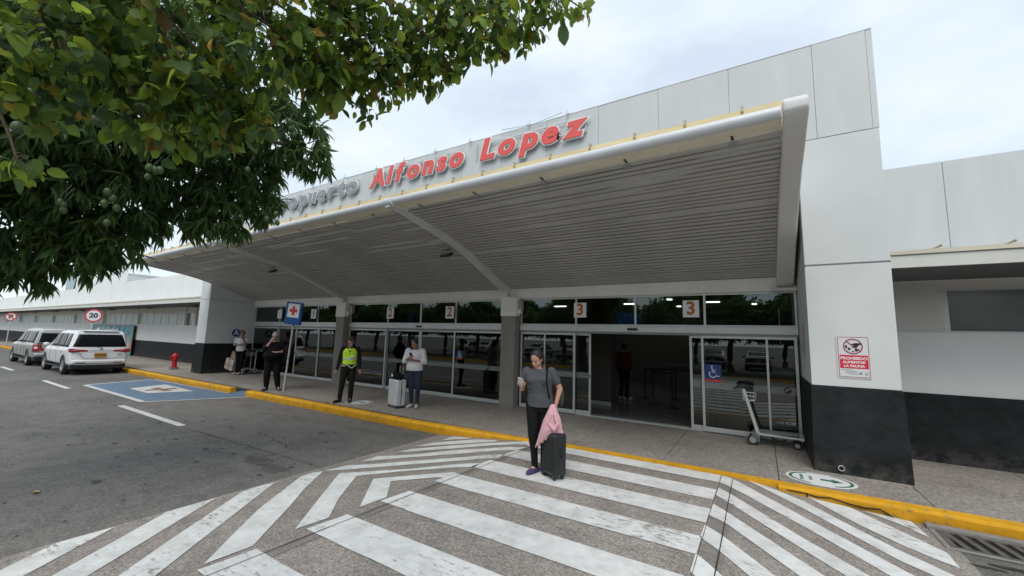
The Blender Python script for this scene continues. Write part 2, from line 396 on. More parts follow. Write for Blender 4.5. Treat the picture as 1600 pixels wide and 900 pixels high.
kL = kerb(rag(-12.35, -3.35, lambda x: 5.965+.17*max(0, (x+6)/2.6)**1.5, 16), lambda x: 6.13+.11*max(0, min(1, (x+6)/2.4)))
b = MB(); b.prism([(-3.35, 6.21), (.12, 6.23), (.12, 6.32), (-3.35, 6.29)], 'z', .05, .157); b.build('kerb', YEL, kind='structure')
kR = kerb(rag(.12, 60, lambda x: 6.14+.015*math.sin(x*1.3), 70), lambda x: 6.325)
b = MB()
crk = MATS.get('crack') or mat('crack', (.02, .017, .015), .9)
pts = [(.2, .12), (.35, .118), (.5, .10), (.62, .115), (.8, .085), (.93, .075), (1.05, .09), (1.12, .055), (1.17, .02), (1.2, .0)]
for (xa, za), (xb, zb) in zip(pts, pts[1:]):
    y = 6.133; b.add([(xa, y, za), (xb, y, zb), (xb, y, zb-.012), (xa, y, za-.009), (xa, y+.03, za), (xb, y+.03, zb), (xb, y+.03, zb-.012), (xa, y+.03, za-.009)],
                     [(0, 1, 2, 3), (4, 5, 1, 0), (3, 2, 6, 7), (5, 4, 7, 6)])
b.box(.395, .407, 6.132, 6.17, .02, .12); b.build('crack', crk, kR)
# kerb ramp (wheelchair cut) painted blue
b = MB(); b.add([(-13.25, 5.97, .01), (-12.35, 5.97, .01), (-12.35, 7.25, .154), (-13.25, 7.25, .154), (-13.25, 5.97, -.05), (-12.35, 5.97, -.05), (-12.35, 7.25, .0), (-13.25, 7.25, .0)],
     [(0, 1, 2, 3), (4, 5, 1, 0), (5, 6, 2, 1), (7, 4, 0, 3), (6, 7, 3, 2), (4, 7, 6, 5)])
ramp = b.build('kerb_ramp', BLUEP, kind='structure')
for o in [c for c in pavement.children]:
    pass
# notch the slabs where the kerb ramp climbs (slabs there start further back)
cut = MB().box(0, 1.40, 7.25, 8.89, .10, .15).mesh('paving_slab'); cut.materials.append(SLABM)
for c in pavement.children:
    x = c.matrix_local.translation.x
    if -14.6 < x < -12.35 and len(c.data.vertices) == 8:
        if x+1.41 > -13.25 and x < -12.35:
            me = c.data.copy()
            x0, x1 = max(-13.25, x)-x, min(-12.35, x+1.4)-x
            bm = bmesh.new(); q = MB().box(0, 1.4, 7.25, 8.89, .1, .15)
            if x0 > .02: q.box(0, x0, 6.3, 7.25, .1, .15)
            if x1 < 1.38: q.box(x1, 1.4, 6.3, 7.25, .1, .15)
            bm.free(); me = q.mesh('paving_slab'); me.materials.append(SLABM); c.data = me
# raised crossing
b = MB()
X = [(-5.2, .002), (-3.45, ZP), (-.42, ZP), (1.5, .002)]
ya, yb = -6.5, 6.235
for (xa, za), (xb, zb) in zip(X, X[1:]):
    b.add([(xa, ya, za), (xb, ya, zb), (xb, yb, zb), (xa, yb, za)], [(0, 1, 2, 3)])
b.add([(x, ya, z) for x, z in X]+[(x, ya, -.1) for x, z in X], [(0, 1, 5, 4), (1, 2, 6, 5), (2, 3, 7, 6)])
crossing = b.build('raised_crossing', CROSSM, kind='structure', fixn=False)
# smoother concrete margins beside the two slab joints + joints and cracks
b = MB()
def strip(b, p, q, w, up=.004):
    n = 12; d = Vector((q[0]-p[0], q[1]-p[1])); nn = Vector((-d.y, d.x)).normalized()*w/2; pr = None
    for i in range(n+1):
        t = i/n; x, y = p[0]+d.x*t, p[1]+d.y*t
        a = (x+nn.x, y+nn.y, zs(x+nn.x)+up); c = (x-nn.x, y-nn.y, zs(x-nn.x)+up)
        if pr: b.add([pr[0], pr[1], c, a], [(0, 1, 2, 3)])
        pr = (a, c)
def wob(b, p, q, w, up, amp=.006, n=60):
    d = Vector((q[0]-p[0], q[1]-p[1])); nn = Vector((-d.y, d.x)).normalized(); pr = None
    for i in range(n+1):
        t = i/n; s = amp*mnoise.noise(Vector((t*9, p[0]*3, 0))); ww = w*(.5+.7*abs(mnoise.noise(Vector((t*23, 3, p[1])))))
        x, y = p[0]+d.x*t+nn.x*s, p[1]+d.y*t+nn.y*s
        a = (x+nn.x*ww, y+nn.y*ww, zs(x+nn.x*ww)+up); c = (x-nn.x*ww, y-nn.y*ww, zs(x-nn.x*ww)+up)
        if pr: b.add([pr[0], pr[1], c, a], [(0, 1, 2, 3)])
        pr = (a, c)
strip(b, (-3.56, -6), (-3.2, 6.2), .12); strip(b, (-.43, -6), (-.40, 6.2), .17, .003)
b.build('smooth_margin', CROSSD, crossing, fixn=False)
b = MB(); wob(b, (-3.72, -6), (-3.17, 6.15), .006, .010); wob(b, (-.33, -6), (-.37, 6.15), .006, .010); wob(b, (-.545, -6), (-.50, 6.1), .003, .010)
wob(b, (-3.4, 3.62), (-.55, 3.6), .002, .006, .02); wob(b, (-.5, 3.62), (-.36, 3.66), .004, .006)
b.build('slab_joint', crk, crossing, fixn=False)
ST = dict(
RA=[(-0.496, 6.198), (-0.362, 6.148), (0.323, 5.396), (0.967, 4.709), (1.45, 4.21), (1.27, 4.09), (0.797, 4.57), (0.302, 5.123), (-0.365, 5.792), (-0.51, 5.886)],
R0=[(-0.217, 6.251), (0.088, 6.13), (0.364, 5.931), (0.677, 5.549), (0.991, 5.194), (1.267, 4.955), (1.45, 4.76), (1.44, 4.52), (1.111, 4.827), (0.938, 4.946), (0.343, 5.661)],
Rz=[(0.40, 6.14), (0.786, 6.13), (1.111, 5.758), (1.286, 5.561), (1.375, 5.451), (1.37, 5.14), (1.202, 5.229), (1.027, 5.363), (0.77, 5.63)],
Ry=[(0.90, 6.13), (1.30, 6.15), (1.344, 5.752), (1.156, 5.967)],
RB=[(-0.497, 5.671), (-0.351, 5.525), (0.287, 4.804), (0.649, 4.448), (1.45, 3.58), (1.27, 3.46), (0.485, 4.313), (0.259, 4.551), (-0.347, 5.221), (-0.506, 5.392)],
RC=[(-0.503, 5.086), (-0.342, 4.922), (0.333, 4.199), (1.45, 3.0), (1.27, 2.86), (0.165, 4.061), (-0.348, 4.641), (-0.52, 4.748)],
RD=[(-0.522, 4.476), (-0.343, 4.32), (0.007, 3.931), (1.45, 2.35), (1.27, 2.2), (-0.162, 3.793), (-0.361, 4.016), (-0.53, 4.178)],
RE=[(-0.524, 3.858), (-0.361, 3.68), (0, 3.3), (1.45, 1.7), (1.3, 1.5), (-.36, 3.35), (-0.523, 3.541)],
L1=[(-4.828, 5.605), (-4.822, 5.94), (-4.578, 5.96), (-4.386, 5.955)],
L2=[(-4.906, 5.067), (-4.827, 5.402), (-4.294, 5.906), (-3.90, 6.0), (-3.877, 5.899), (-4.404, 5.47)],
L3=[(-4.908, 4.559), (-4.845, 4.896), (-4.344, 5.397), (-3.869, 5.81), (-3.40, 6.14), (-3.245, 5.996), (-3.764, 5.656), (-4.206, 5.229), (-4.877, 4.658)],
L4=[(-4.957, 4.025), (-4.974, 4.332), (-4.571, 4.625), (-4.125, 5.129), (-3.661, 5.503), (-3.232, 5.815), (-3.273, 5.559), (-3.55, 5.338), (-3.966, 4.936), (-4.595, 4.396)],
L5=[(-5.022, 3.495), (-4.961, 3.81), (-4.696, 4.001), (-4.301, 4.359), (-3.828, 4.768), (-3.294, 5.29), (-3.281, 5.064), (-3.712, 4.627), (-4.171, 4.231), (-4.763, 3.692)],
L6=[(-4.722, 3.518), (-4.017, 4.079), (-3.608, 4.499), (-3.333, 4.716), (-3.304, 4.546), (-3.509, 4.379), (-4.068, 3.906), (-4.411, 3.54)],
L7=[(-4.117, 3.559), (-3.792, 3.858), (-3.381, 4.224), (-3.361, 4.224), (-3.375, 3.998), (-3.784, 3.641), (-3.84, 3.583)],
M3=[(-4.117, 3.559), (-3.84, 3.583), (-3.457, 3.182), (-3.479, 2.857)],
M2=[(-4.722, 3.518), (-4.411, 3.54), (-3.886, 2.909), (-3.523, 2.549), (-3.564, 2.246), (-3.995, 2.715)],
M1=[(-5.064, 3.209), (-5.08, 3.397), (-5.014, 3.489), (-4.544, 2.932), (-4.154, 2.54), (-3.706, 2.048), (-3.561, 1.9), (-3.589, 1.57), (-3.862, 1.837), (-4.367, 2.341)],
M0=[(-5.12, 2.547), (-5.15, 2.673), (-5.131, 2.928), (-4.455, 2.165), (-4.027, 1.677), (-3.60, 1.2), (-3.62, .85), (-3.982, 1.226), (-4.338, 1.624)],
Ma=[(-5.17, 2.32), (-4.851, 1.923), (-4.186, 1.118), (-3.6, .45), (-3.62, .1), (-4.426, 0.992), (-5.17, 1.88)],
Mb=[(-5.16, 1.49), (-4.65, 0.922), (-3.6, -.25), (-3.62, -.55), (-4.934, 0.849), (-5.17, 1.12)],
)
for k, P in ST.items():
    bm = bmesh.new(); vs = []
    for (x, y) in P: vs.append(bm.verts.new((x, y, zs(x)+.0065)))
    f = bm.faces.new(vs); f.normal_update()
    if f.normal.z < 0: bmesh.ops.reverse_faces(bm, faces=[f])
    # split where a stripe crosses a slope break so it lies on both planes
    for xc in (-3.45, -.42):
        bmesh.ops.bisect_plane(bm, geom=bm.verts[:]+bm.edges[:]+bm.faces[:], plane_co=(xc, 0, 0), plane_no=(1, 0, 0))
    bmesh.ops.triangulate(bm, faces=bm.faces)
    for v in bm.verts: v.co.z = zs(v.co.x)+.0065
    me = bpy.data.meshes.new('painted_stripe'); bm.to_mesh(me); bm.free(); me.materials.append(PAINT)
    o = bpy.data.objects.new('painted_stripe', me); COL.objects.link(o); o.parent = crossing
yy = [(5.886, 6.20), (5.21, 5.585), (4.53, 4.92), (3.835, 4.2), (3.075, 3.45), (2.295, 2.685), (1.5, 1.885), (.72, 1.1), (-.06, .32), (-.84, -.46), (-1.62, -1.24), (-2.4, -2.02), (-3.2, -2.8), (-4, -3.6)]
for y0, y1 in yy:
    xl0, xl1 = -3.40+(y0-2.3)*.055-.075, -3.40+(y1-2.7)*.055-.035; xr = -.515-.003*(5-y0)
    q = MB(); n = 14; top = []; bot = []
    for i in range(n+1):
        t = i/n; top.append((xl1+(xr-xl1)*t, y1+.008*mnoise.noise(Vector((t*8, y1, 0))), ZP+.0065)); bot.append((xl0+(xr-xl0)*t, y0+.008*mnoise.noise(Vector((t*8, y0, 5))), ZP+.0065))
    q.add(bot+top, [(i, i+1, n+2+i, n+1+i) for i in range(n)]); q.build('painted_stripe', PAINT, crossing, fixn=False)

# road markings
def decal(pts, m, name, z=.005, parent=None, kind=None, **k):
    q = MB(); q.add([(x, y, z) for x, y in pts], [tuple(range(len(pts)))]); return q.build(name, m, parent or road, fixn=False, **k)
for a, c in ((-12.85, -9.45), (-20.25, -17.3), (-27.6, -25.2), (-35, -31.8), (-43, -39.5), (-51, -47)):
    decal([(a, 3.44), (c, 3.44), (c, 3.57), (a, 3.57)], PAINT2, 'lane_dash')
decal([(-17.9, 4.03), (-13.2, 4.03), (-12.2, 5.94), (-13.3, 5.94), (-18.6, 5.86)], BLUEP, 'ambulance_bay')
LW = .1
for P in ([(-18.0, 3.92), (-13.1, 3.92), (-13.2, 4.05), (-17.9, 4.05)], [(-13.15, 3.98), (-13.05, 3.98), (-12.1, 5.95), (-12.2, 5.95)], [(-18.0, 3.95), (-17.88, 3.98), (-18.5, 5.86), (-18.62, 5.86)], [(-18.6, 5.80), (-13.3, 5.92), (-13.3, 5.95), (-18.6, 5.86)]):
    decal(P, PAINT2, 'bay_line', .009)
decal([(-16.2, 4.55), (-14.75, 4.55), (-14.35, 5.5), (-16.6, 5.55)], PAINT2, 'cross_panel', .009)
RP = worn_paint('faded_red', (.30, .17, .15), (.30, .29, .28), wear=.47, sc=8)
decal([(-15.85, 4.95), (-14.85, 4.95), (-14.8, 5.15), (-15.9, 5.15)], RP, 'red_cross', .013)
decal([(-15.5, 4.68), (-15.25, 4.68), (-15.2, 5.42), (-15.5, 5.42)], RP, 'red_cross', .014)
STM = mat('asphalt_patch', (.20, .185, .17), .9, var=.12, vs=1.5, speck=.25, ss=75)
b = MB(); n = 40; cx, cy = -6.9, 4.75; P = []
# pale worn lane and darker oil stains, irregular outlines
def blob(cx, cy, rx, ry, m, z, name, seed=0, n=36, rough=.35):
    P = []
    for i in range(n):
        a = 2*math.pi*i/n; k = 1+rough*mnoise.noise(Vector((math.cos(a)*1.6+seed, math.sin(a)*1.6, seed)))+.12*mnoise.noise(Vector((math.cos(a)*7, math.sin(a)*7, seed)))
        P.append((cx+rx*k*math.cos(a), cy+ry*k*math.sin(a)))
    return decal(P, m, name, z)
decal([(-13, 4.7), (-11, 4.95), (-9, 5.0), (-7, 5.25), (-5.22, 5.15), (-5.3, 3.56), (-7.4, 3.58), (-9.4, 3.43), (-12.3, 3.62), (-13.4, 4.1)], ground_mat('worn_lane_shadow_edge', (.160, .149, .138), (.19, .178, .165), .25, 75, big=.6, stain=.2), 'worn_lane_shadow_edge', .002)  # worn asphalt; kerb-side edge drawn where the canopy's soft shadow starts
OIL = mat('oil_stain', (.095, .089, .083), .6, var=.3, vs=6, speck=.25, ss=75)
PLT = mat('oil_fleck', (.055, .053, .052), .8)
for i, (x, y, rx, ry) in enumerate([(-6.15, 3.25, .32, .12), (-5.65, 3.2, .22, .12)]): blob(x, y, rx, ry, OIL, .004, 'oil_stain', i*3.1)
q = MB()
for i in range(90):
    x = random.uniform(-14, -5.4); y = random.uniform(.2, 5.6); r = random.uniform(.012, .05); a0 = random.random()*6
    q.add([(x+r*1.8*math.cos(a0+k*1.047)*(.6+random.random()*.6), y+r*math.sin(a0+k*1.047)*(.6+random.random()*.6), .0035+.00001*i) for k in range(6)], [tuple(range(6))])
q.build('oil_fleck', PLT, road, fixn=False, kind='stuff')
q = MB()
def gcrack(pts, w=.008):
    for p, c in zip(pts, pts[1:]):
        d = Vector((c[0]-p[0], c[1]-p[1])); n_ = Vector((-d.y, d.x)).normalized()*w
        q.add([(p[0]-n_.x, p[1]-n_.y, .003), (c[0]-n_.x, c[1]-n_.y, .003), (c[0]+n_.x, c[1]+n_.y, .003), (p[0]+n_.x, p[1]+n_.y, .003)], [(0, 1, 2, 3)])
def jag(a, c, n, amp, s): return [(a[0]+(c[0]-a[0])*i/n+amp*mnoise.noise(Vector((i*.9, s, 0))), a[1]+(c[1]-a[1])*i/n+amp*mnoise.noise(Vector((i*.9, s, 7)))) for i in range(n+1)]
gcrack(jag((-7.9, 4.1), (-6.3, 3.85), 14, .15, 1)); gcrack(jag((-6.3, 3.85), (-6.3, 3.3), 8, .1, 2)); gcrack(jag((-12, 3.5), (-7.9, 3.5), 30, .06, 4), .004)
gcrack(jag((-9.2, 3.45), (-5.2, 3.6), 30, .05, 5), .004)
q.build('road_crack', crk, road, fixn=False)
# storm drain at lower right
GY0, GY1 = 5.68, 6.02
drain = thing('storm_drain', 'rusty iron storm drain grate set in the gutter below the yellow kerb', 'drain', (1.45, 5.85, 0))
b = MB(); b.box(0, 2.6, -.24, .24, -.0, .006); b.build('pit', DARK, drain)
b = MB(); b.box(-.06, 2.7, .19, .285, .0, .05); b.box(-.05, 2.7, -.27, -.235, 0, .02); b.box(-.05, .0, -.235, .19, 0, .02)
b.build('rim', mat('drain_concrete', (.24, .225, .205), .9, var=.15, vs=9, bump=.4, bs=40), drain, bevel=.008)
gm = mat('grate_iron', (.115, .105, .095), .75, metal=.2, var=.25, vs=12)
q = MB(); q.prism([(0, -.22), (.055, -.22), (-.02, .18), (-.075, .18)], 'z', .008, .022); bar = q.mesh('grate_bar')
for i in range(22):
    piece('grate_bar', bar, Matrix.Translation((.10+i*.118, 0, 0)), gm, drain)
q = MB(); q.box(0, 2.6, -.235, -.20, .008, .02); q.box(0, 2.6, .165, .19, .008, .02); q.box(0, .05, -.2, .165, .008, .02); q.build('grate_frame', gm, drain)
b = MB(); WETM = mat('wet_stain', (.035, .033, .032), .35, var=.2, vs=6)
for i, (x, y, rx, ry) in enumerate([(1.85, 5.42, .26, .035), (1.6, 5.33, .12, .02), (2.2, 5.40, .2, .03)]): blob(x, y, rx, ry, WETM, .004, 'wet_stain', 10+i*2.7)
# fallen leaf
lm = mat('dry_leaf', (.45, .30, .07), .7, var=.3, vs=30)
q = MB(); q.add([(-.07, 0, .004), (-.03, .025, .018), (.03, .022, .012), (.085, 0, .03), (.03, -.025, .02), (-.03, -.022, .01), (0, 0, .005)], [(0, 1, 6), (1, 2, 6), (2, 3, 6), (3, 4, 6), (4, 5, 6), (5, 0, 6)])
q.tube([(-.07, 0, .006), (-.12, .01, .012)], .002, 5); q.build('fallen_leaf', lm, label='curled yellow dry leaf lying alone on the open asphalt', cat='leaf', loc=(-6.87, 1.27, .003))
q = MB(); q.add([(-.05, 0, .004), (0, .03, .02), (.05, 0, .01), (0, -.03, .015)], [(0, 1, 2, 3)]); q.build('litter_scrap', mat('litter', (.55, .5, .3), .8), label='tiny pale scrap of litter beside the blue painted bay', cat='litter', loc=(-13.9, 3.35, .003))

# oval floor signs
def floor_sign(x, y, label):
    t = thing('floor_sign', label, 'floor sign', (x, y, .152), 0, 'oval green and white signs on the pavement')
    GR = mat('sign_green', (.05, .16, .09), .5)
    I = Matrix.Identity(4)
    flat(disc(.37, 40, sy=.78), I, 'plate', SIGNW, t, .004)
    M = Matrix.Translation((0, 0, .004))
    flat(ring(.30, .335, 40, sy=.78, a0=112, a1=248)+ring(.30, .335, 40, sy=.78, a0=-68, a1=68)+ring(.318, .335, 20, sy=.78, a0=72, a1=108), M, 'green_ring', GR, t, .0015)
    flat([[(0, -.035), (.12, -.035), (.12, -.085), (.24, 0), (.12, .085), (.12, .035), (0, .035)]], M, 'arrow', GR, t, .0015)
    q = []
    for i, xx in enumerate((-.215, -.12)):
        for j in range(9 - 3*i): y0 = -.13+.022*i*2+j*.029; q.append([(xx, y0), (xx+.035, y0), (xx+.035, y0+.018), (xx, y0+.018)])
    flat(q, M, 'small_print', GR, t, .0015)
    return t
floor_sign(.585, 6.70, 'oval white floor sign with a green arrow in front of the right pylon')
floor_sign(-8.55, 6.78, 'oval white floor sign on the pavement behind the guard in the yellow vest')

# ================================================================== TERMINAL BUILDING
T = thing('terminal_building', 'long white airport terminal with charcoal plinth, tall right pylon and glazed entrance hall', 'building', (0, 9, 0))
def bl(b, name, m, parent=T, **k):
    """build in world coordinates under a parent"""
    o = b.build(name, m, parent, **k)
    if parent is not None:
        P = parent; M = Matrix.Identity(4)
        while P is not None: M = P.matrix_basis @ M if P.parent is None else P.matrix_basis @ M; P = P.parent
        o.matrix_parent_inverse = M.inverted()
    return o
def flared(b, x0, x1, y0, y1, z0, z1, fl):
    vs = [(x0-fl, y0-fl, z0), (x1+fl, y0-fl, z0), (x1+fl, y1, z0), (x0-fl, y1, z0), (x0, y0, z1), (x1, y0, z1), (x1, y1, z1), (x0, y1, z1)]
    b.add(vs, [(0, 1, 2, 3), (4, 5, 6, 7), (0, 1, 5, 4), (1, 2, 6, 5), (2, 3, 7, 6), (3, 0, 4, 7)])
# right pylon: plinth, shaft in two lifts with a drip groove, cladding panels on top
def uneven(o, amp, seg):
    return o
b = MB(); flared(b, .585, 1.56, 7.19, 9.3, .12, 1.30, .02); p = bl(b, 'pylon_plinth', BLACK, bevel=.008)
b = MB(); b.box(.60, 1.545, 7.205, 9.3, 1.305, 3.00); bl(b, 'pylon_shaft', WHITE, bevel=.005)
b = MB(); b.box(.612, 1.535, 7.22, 9.3, 3.0, 3.025); bl(b, 'drip_groove', mat('groove_grey', (.42, .43, .44), .8))
b = MB(); b.box(.60, 1.545, 7.20, 9.3, 3.025, 4.925); bl(b, 'pylon_shaft', WHITE, bevel=.005)
b = MB(); b.lathe([(.0, 0), (.036, 0), (.036, .03), (.028, .03), (.028, .002), (0, .002)], k=16, M=Matrix.Translation((.86, 7.155, .235)) @ Matrix.Rotation(R(90), 4, 'X')); bl(b, 'drain_pipe_end', mat('pipe_grey', (.5, .5, .5), .5), smooth=True)
b = MB(); b.lathe([(.027, 0), (.027, .045), (0, .045)], k=12, M=Matrix.Translation((.86, 7.185, .235)) @ Matrix.Rotation(R(90), 4, 'X')); bl(b, 'drain_hole', DARK)
# left pylon
b = MB(); flared(b, -18.93, -18.12, 7.09, 9.3, .12, 1.29, .02); bl(b, 'pylon_plinth', BLACK, bevel=.008)
b = MB(); b.box(-18.92, -18.13, 7.10, 9.3, 1.295, 2.98); bl(b, 'pylon_shaft', WHITE, bevel=.005)
b = MB(); b.box(-18.91, -18.14, 7.115, 9.3, 2.98, 3.0); bl(b, 'drip_groove', MATS['groove_grey'])
b = MB(); b.box(-18.92, -18.13, 7.10, 9.3, 3.0, 6.45); bl(b, 'pylon_shaft', WHITE, bevel=.005)
# parapet cladding panels
SEAM = [-18.9+.0]
x = .85; seams = [x]
while x > -18: x -= 1.133; seams.append(x)
seams[-1] = -18.125
b = MB(); b.box(-18.12, 1.543, 7.213, 9.6, 4.26, 6.43); bl(b, 'parapet_core', mat('core_grey', (.42, .43, .44), .8))
b = MB(); b.box(seams[1]+.003, .597, 7.2, 7.258, 4.2, 4.933); bl(b, 'cladding_panel', PANELW)
for a, c in zip(seams[1:], seams):
    b = MB(); b.box(a+.003, c-.003, 7.2+random.uniform(-.003, .003), 7.258, 4.20 if c < .8 else 4.936, 6.445+random.uniform(-.002, .002)); bl(b, 'cladding_panel', PANELW)
b = MB(); b.box(.853, 1.479, 7.198, 7.258, 4.936, 6.447); bl(b, 'cladding_panel', PANELW)
b = MB(); b.box(1.484, 1.546, 7.203, 7.258, 4.936, 6.449); bl(b, 'cladding_panel', PANELW)
b = MB(); b.box(1.546, 1.552, 7.205, 9.6, 4.936, 6.45); bl(b, 'side_cladding', PANELW)
b = MB(); b.box(-18.95, 1.55, 7.195, 9.62, 6.449, 6.46); bl(b, 'coping', mat('coping_grey', (.62, .63, .64), .5))
# beam over the glazing, columns
b = MB(); b.box(-18.12, .60, 8.74, 9.2, 2.83, 3.08); bl(b, 'beam', CREAM)
b = MB(); b.box(-18.12, .60, 8.86, 9.2, 3.08, 3.9); bl(b, 'upper_wall', CREAM)
for (x0, x1) in ((-5.58, -5.18), (-12.30, -11.88)):
    b = MB(); b.box(x0, x1, 8.58, 9.15, .13, 2.38); c = bl(b, 'column', TAUPE)
    b = MB(); b.box(x0-.02, x1+.04, 8.56, 8.739, 2.38, 2.86); b.box(x1+.04, x1+.12, 8.62, 8.739, 2.44, 2.56); bl(b, 'column_head', CREAM)
b = MB(); b.box(-5.14, -5.05, 8.66, 8.78, 2.50, 2.78); bl(b, 'junction_box', mat('grey_metal', (.35, .35, .33), .6), bevel=.01)
b = MB(); b.box(-11.74, -11.62, 8.66, 8.78, 2.50, 2.78); bl(b, 'junction_box', MATS['grey_metal'], bevel=.01)
b = MB(); b.box(-18.12, -12.32, 8.86, 9.0, .14, .17); b.box(-11.86, -5.6, 8.86, 9.0, .14, .17); b.box(-5.16, .6, 8.84, 9.0, .14, .172); bl(b, 'door_sill', ALU)
# interior of the hall
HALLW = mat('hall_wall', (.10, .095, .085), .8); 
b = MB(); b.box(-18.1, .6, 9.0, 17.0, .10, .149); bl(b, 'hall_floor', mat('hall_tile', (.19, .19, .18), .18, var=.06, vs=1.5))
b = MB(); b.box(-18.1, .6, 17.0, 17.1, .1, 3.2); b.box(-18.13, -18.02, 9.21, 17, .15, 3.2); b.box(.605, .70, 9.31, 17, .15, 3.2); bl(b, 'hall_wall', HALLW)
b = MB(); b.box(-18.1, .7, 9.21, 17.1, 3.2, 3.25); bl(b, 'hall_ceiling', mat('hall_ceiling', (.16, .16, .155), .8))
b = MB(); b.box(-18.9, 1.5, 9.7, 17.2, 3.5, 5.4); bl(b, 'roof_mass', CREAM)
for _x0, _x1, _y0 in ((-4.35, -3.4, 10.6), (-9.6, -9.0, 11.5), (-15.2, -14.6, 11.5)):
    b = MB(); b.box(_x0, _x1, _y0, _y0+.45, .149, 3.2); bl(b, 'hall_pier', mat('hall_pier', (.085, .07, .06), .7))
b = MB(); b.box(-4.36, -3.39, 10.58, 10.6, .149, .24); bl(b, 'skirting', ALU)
# check-in counters, hanging boards, queue posts
cc = mat('counter', (.13, .13, .125), .5)
for i in range(5):
    b = MB(); xx = -2.9+i*.9 if i < 4 else -8; b.box(xx, xx+.82, 15.2, 15.7, .149, 1.0); b.box(xx-.02, xx+.84, 15.15, 15.75, 1.0, 1.05); bl(b, 'counter', cc)
LM = mat('ceiling_lamp', (.9, .9, .9), .5, emit=(1, .97, .9), es=8)
for (x, y, a, c) in ((-7.0, 15.2, .5, .08), (-4.0, 14.7, .42, .08), (-1.27, 14.6, .4, .08), (-5.1, 13.4, .14, .14), (-2.4, 13.4, .14, .14), (-2.55, 16.1, .14, .14), (-.12, 15.6, .14, .14), (-9.0, 11.8, .6, .08), (-8.9, 12.9, .14, .14), (-12.5, 13, .5, .08), (-14.5, 14, .14, .14)):
    b = MB(); b.box(x-a/2, x+a/2, y-c/2, y+c/2, 3.165, 3.198); bl(b, 'ceiling_light', LM)
BS = mat('flight_screen', (.02, .05, .16), .3, emit=(.02, .07, .25), es=.25)
b = MB(); b.box(-3.85, -3.1, 12.6, 12.66, 2.35, 2.72); bl(b, 'flight_screen', BS)
b = MB(); b.box(-2.85, -2.66, 11.8, 11.84, 2.28, 2.75); bl(b, 'hanging_banner', mat('banner_red', (.28, .03, .03), .6))
b = MB(); b.box(-3.2, 0.3, 14.8, 14.85, 2.25, 2.62); bl(b, 'hanging_board', mat('board_grey', (.22, .22, .22), .6))
b = MB()
for i in range(8): b.lathe([(.09, 0), (.09, .012), (.0, .012)], (-2.9+i*.45, 14.79, 2.43), k=10, M=None) if 0 else b.prism(disc(.09, 12, -2.9+i*.42, 2.43)[0], 'y', 14.77, 14.80)
bl(b, 'board_disc', mat('board_disc', (.05, .05, .05), .5))
def post(x, y):
    t = thing('queue_post', 'black belt post standing in line inside the entrance hall', 'queue post', (x, y, .149), 0, 'black queue posts inside the hall')
    q = MB(); q.lathe([(.14, 0), (.14, .02), (.03, .035), (.025, .05), (.025, .84), (.032, .85), (.032, .93), (0, .94)], k=12); q.build('post', BLKP, t, smooth=True)
    return t
p0 = post(-2.55, 11.6)
for x, y in ((-2.0, 11.3), (-1.55, 11.9), (-1.1, 12.3), (-3.0, 12.6), (-2.2, 13.0), (-1.4, 13.2)): clone_tree(p0, (x, y, .149))
b = MB()
for (a, c) in (((-2.55, 11.6), (-2.0, 11.3)), ((-1.55, 11.9), (-1.1, 12.3)), ((-3.0, 12.6), (-2.2, 13.0)), ((-2.2, 13.0), (-1.4, 13.2))):
    b.add([(a[0], a[1], 1.0), (c[0], c[1], 1.0), (c[0], c[1], 1.05), (a[0], a[1], 1.05)], [(0, 1, 2, 3)])
b.build('queue_belt', BLKP, fixn=False, label='black retractable belts strung between the queue posts inside the hall', cat='belt')

# ---------------------------------------------------------------- glazing bays: each bay is a thing
YG = 8.83
def frame_box(b, x0, x1, z0, z1, w, y0=YG-.025, y1=YG+.025, wb=None):
    wb = wb or w
    b.box(x0, x1, y0, y1, z1-w, z1); b.box(x0, x1, y0, y1, z0, z0+wb); b.box(x0, x0+w, y0, y1, z0+wb, z1-w); b.box(x1-w, x1, y0, y1, z0+wb, z1-w)
def local(t): return Matrix.Translation(t.location).inverted()
def bay(name, label, x0, x1, tm, leaves, fixed):
    t = thing('glazed_entrance', label, 'glass entrance', ((x0+x1)/2, YG, .15), group='glazed entrance bays under the canopy')
    b = MB(); b.box(x0, x1, YG-.07, YG+.05, 2.035, 2.165); bl(b, 'header', ALU, t, bevel=.006)
    b = MB(); b.box(x0, x1, YG-.045, YG+.045, 1.99, 2.034); bl(b, 'track', ALUD, t)
    b = MB(); frame_box(b, x0, x1, 2.166, 2.828, .035); 
    for x in tm: b.box(x-.02, x+.02, YG-.03, YG+.03, 2.20, 2.793)
    bl(b, 'transom_frame', ALU, t)
    ms = [x0]+tm+[x1]
    for a, c in zip(ms, ms[1:]):
        q = MB(); q.box(a+.021, c-.021, YG-.003, YG+.003, 2.2, 2.794); bl(q, 'transom_pane', GLASS, t)
    for kind, a, c, dy, mids in leaves:
        nm = 'sliding_door' if kind == 's' else 'side_panel'
        b = MB(); frame_box(b, a, c, .172, 1.988, .045, YG+dy-.02, YG+dy+.02, .085)
        for mx_ in mids: b.box(mx_-.018, mx_+.018, YG+dy-.018, YG+dy+.018, .257, 1.943)
        d = bl(b, nm, ALU, t, bevel=.003)
        es_ = [a+.045]+list(mids)+[c-.045]
        q = MB(); q.box(a+.046, c-.046, YG+dy-.004, YG+dy+.004, .258, 1.942); g_ = q.build('pane', GLASS, d)
        g_.matrix_parent_inverse = (t.matrix_basis @ d.matrix_parent_inverse).inverted() if 0 else Matrix.Identity(4)
        # pale safety band across the pane
        q = MB(); q.box(a+.05, c-.05, YG+dy-.0065, YG+dy-.0055, .98, 1.10); q.build('safety_band', BANDM, d)
        if kind == 's':
            q = MB(); hx = c-.022 if dy > 0 else a+.022; q.box(hx-.012, hx+.012, YG+dy-.032, YG+dy-.021, 1.0, 1.06); q.build('lock', BLKP, d)
    return t
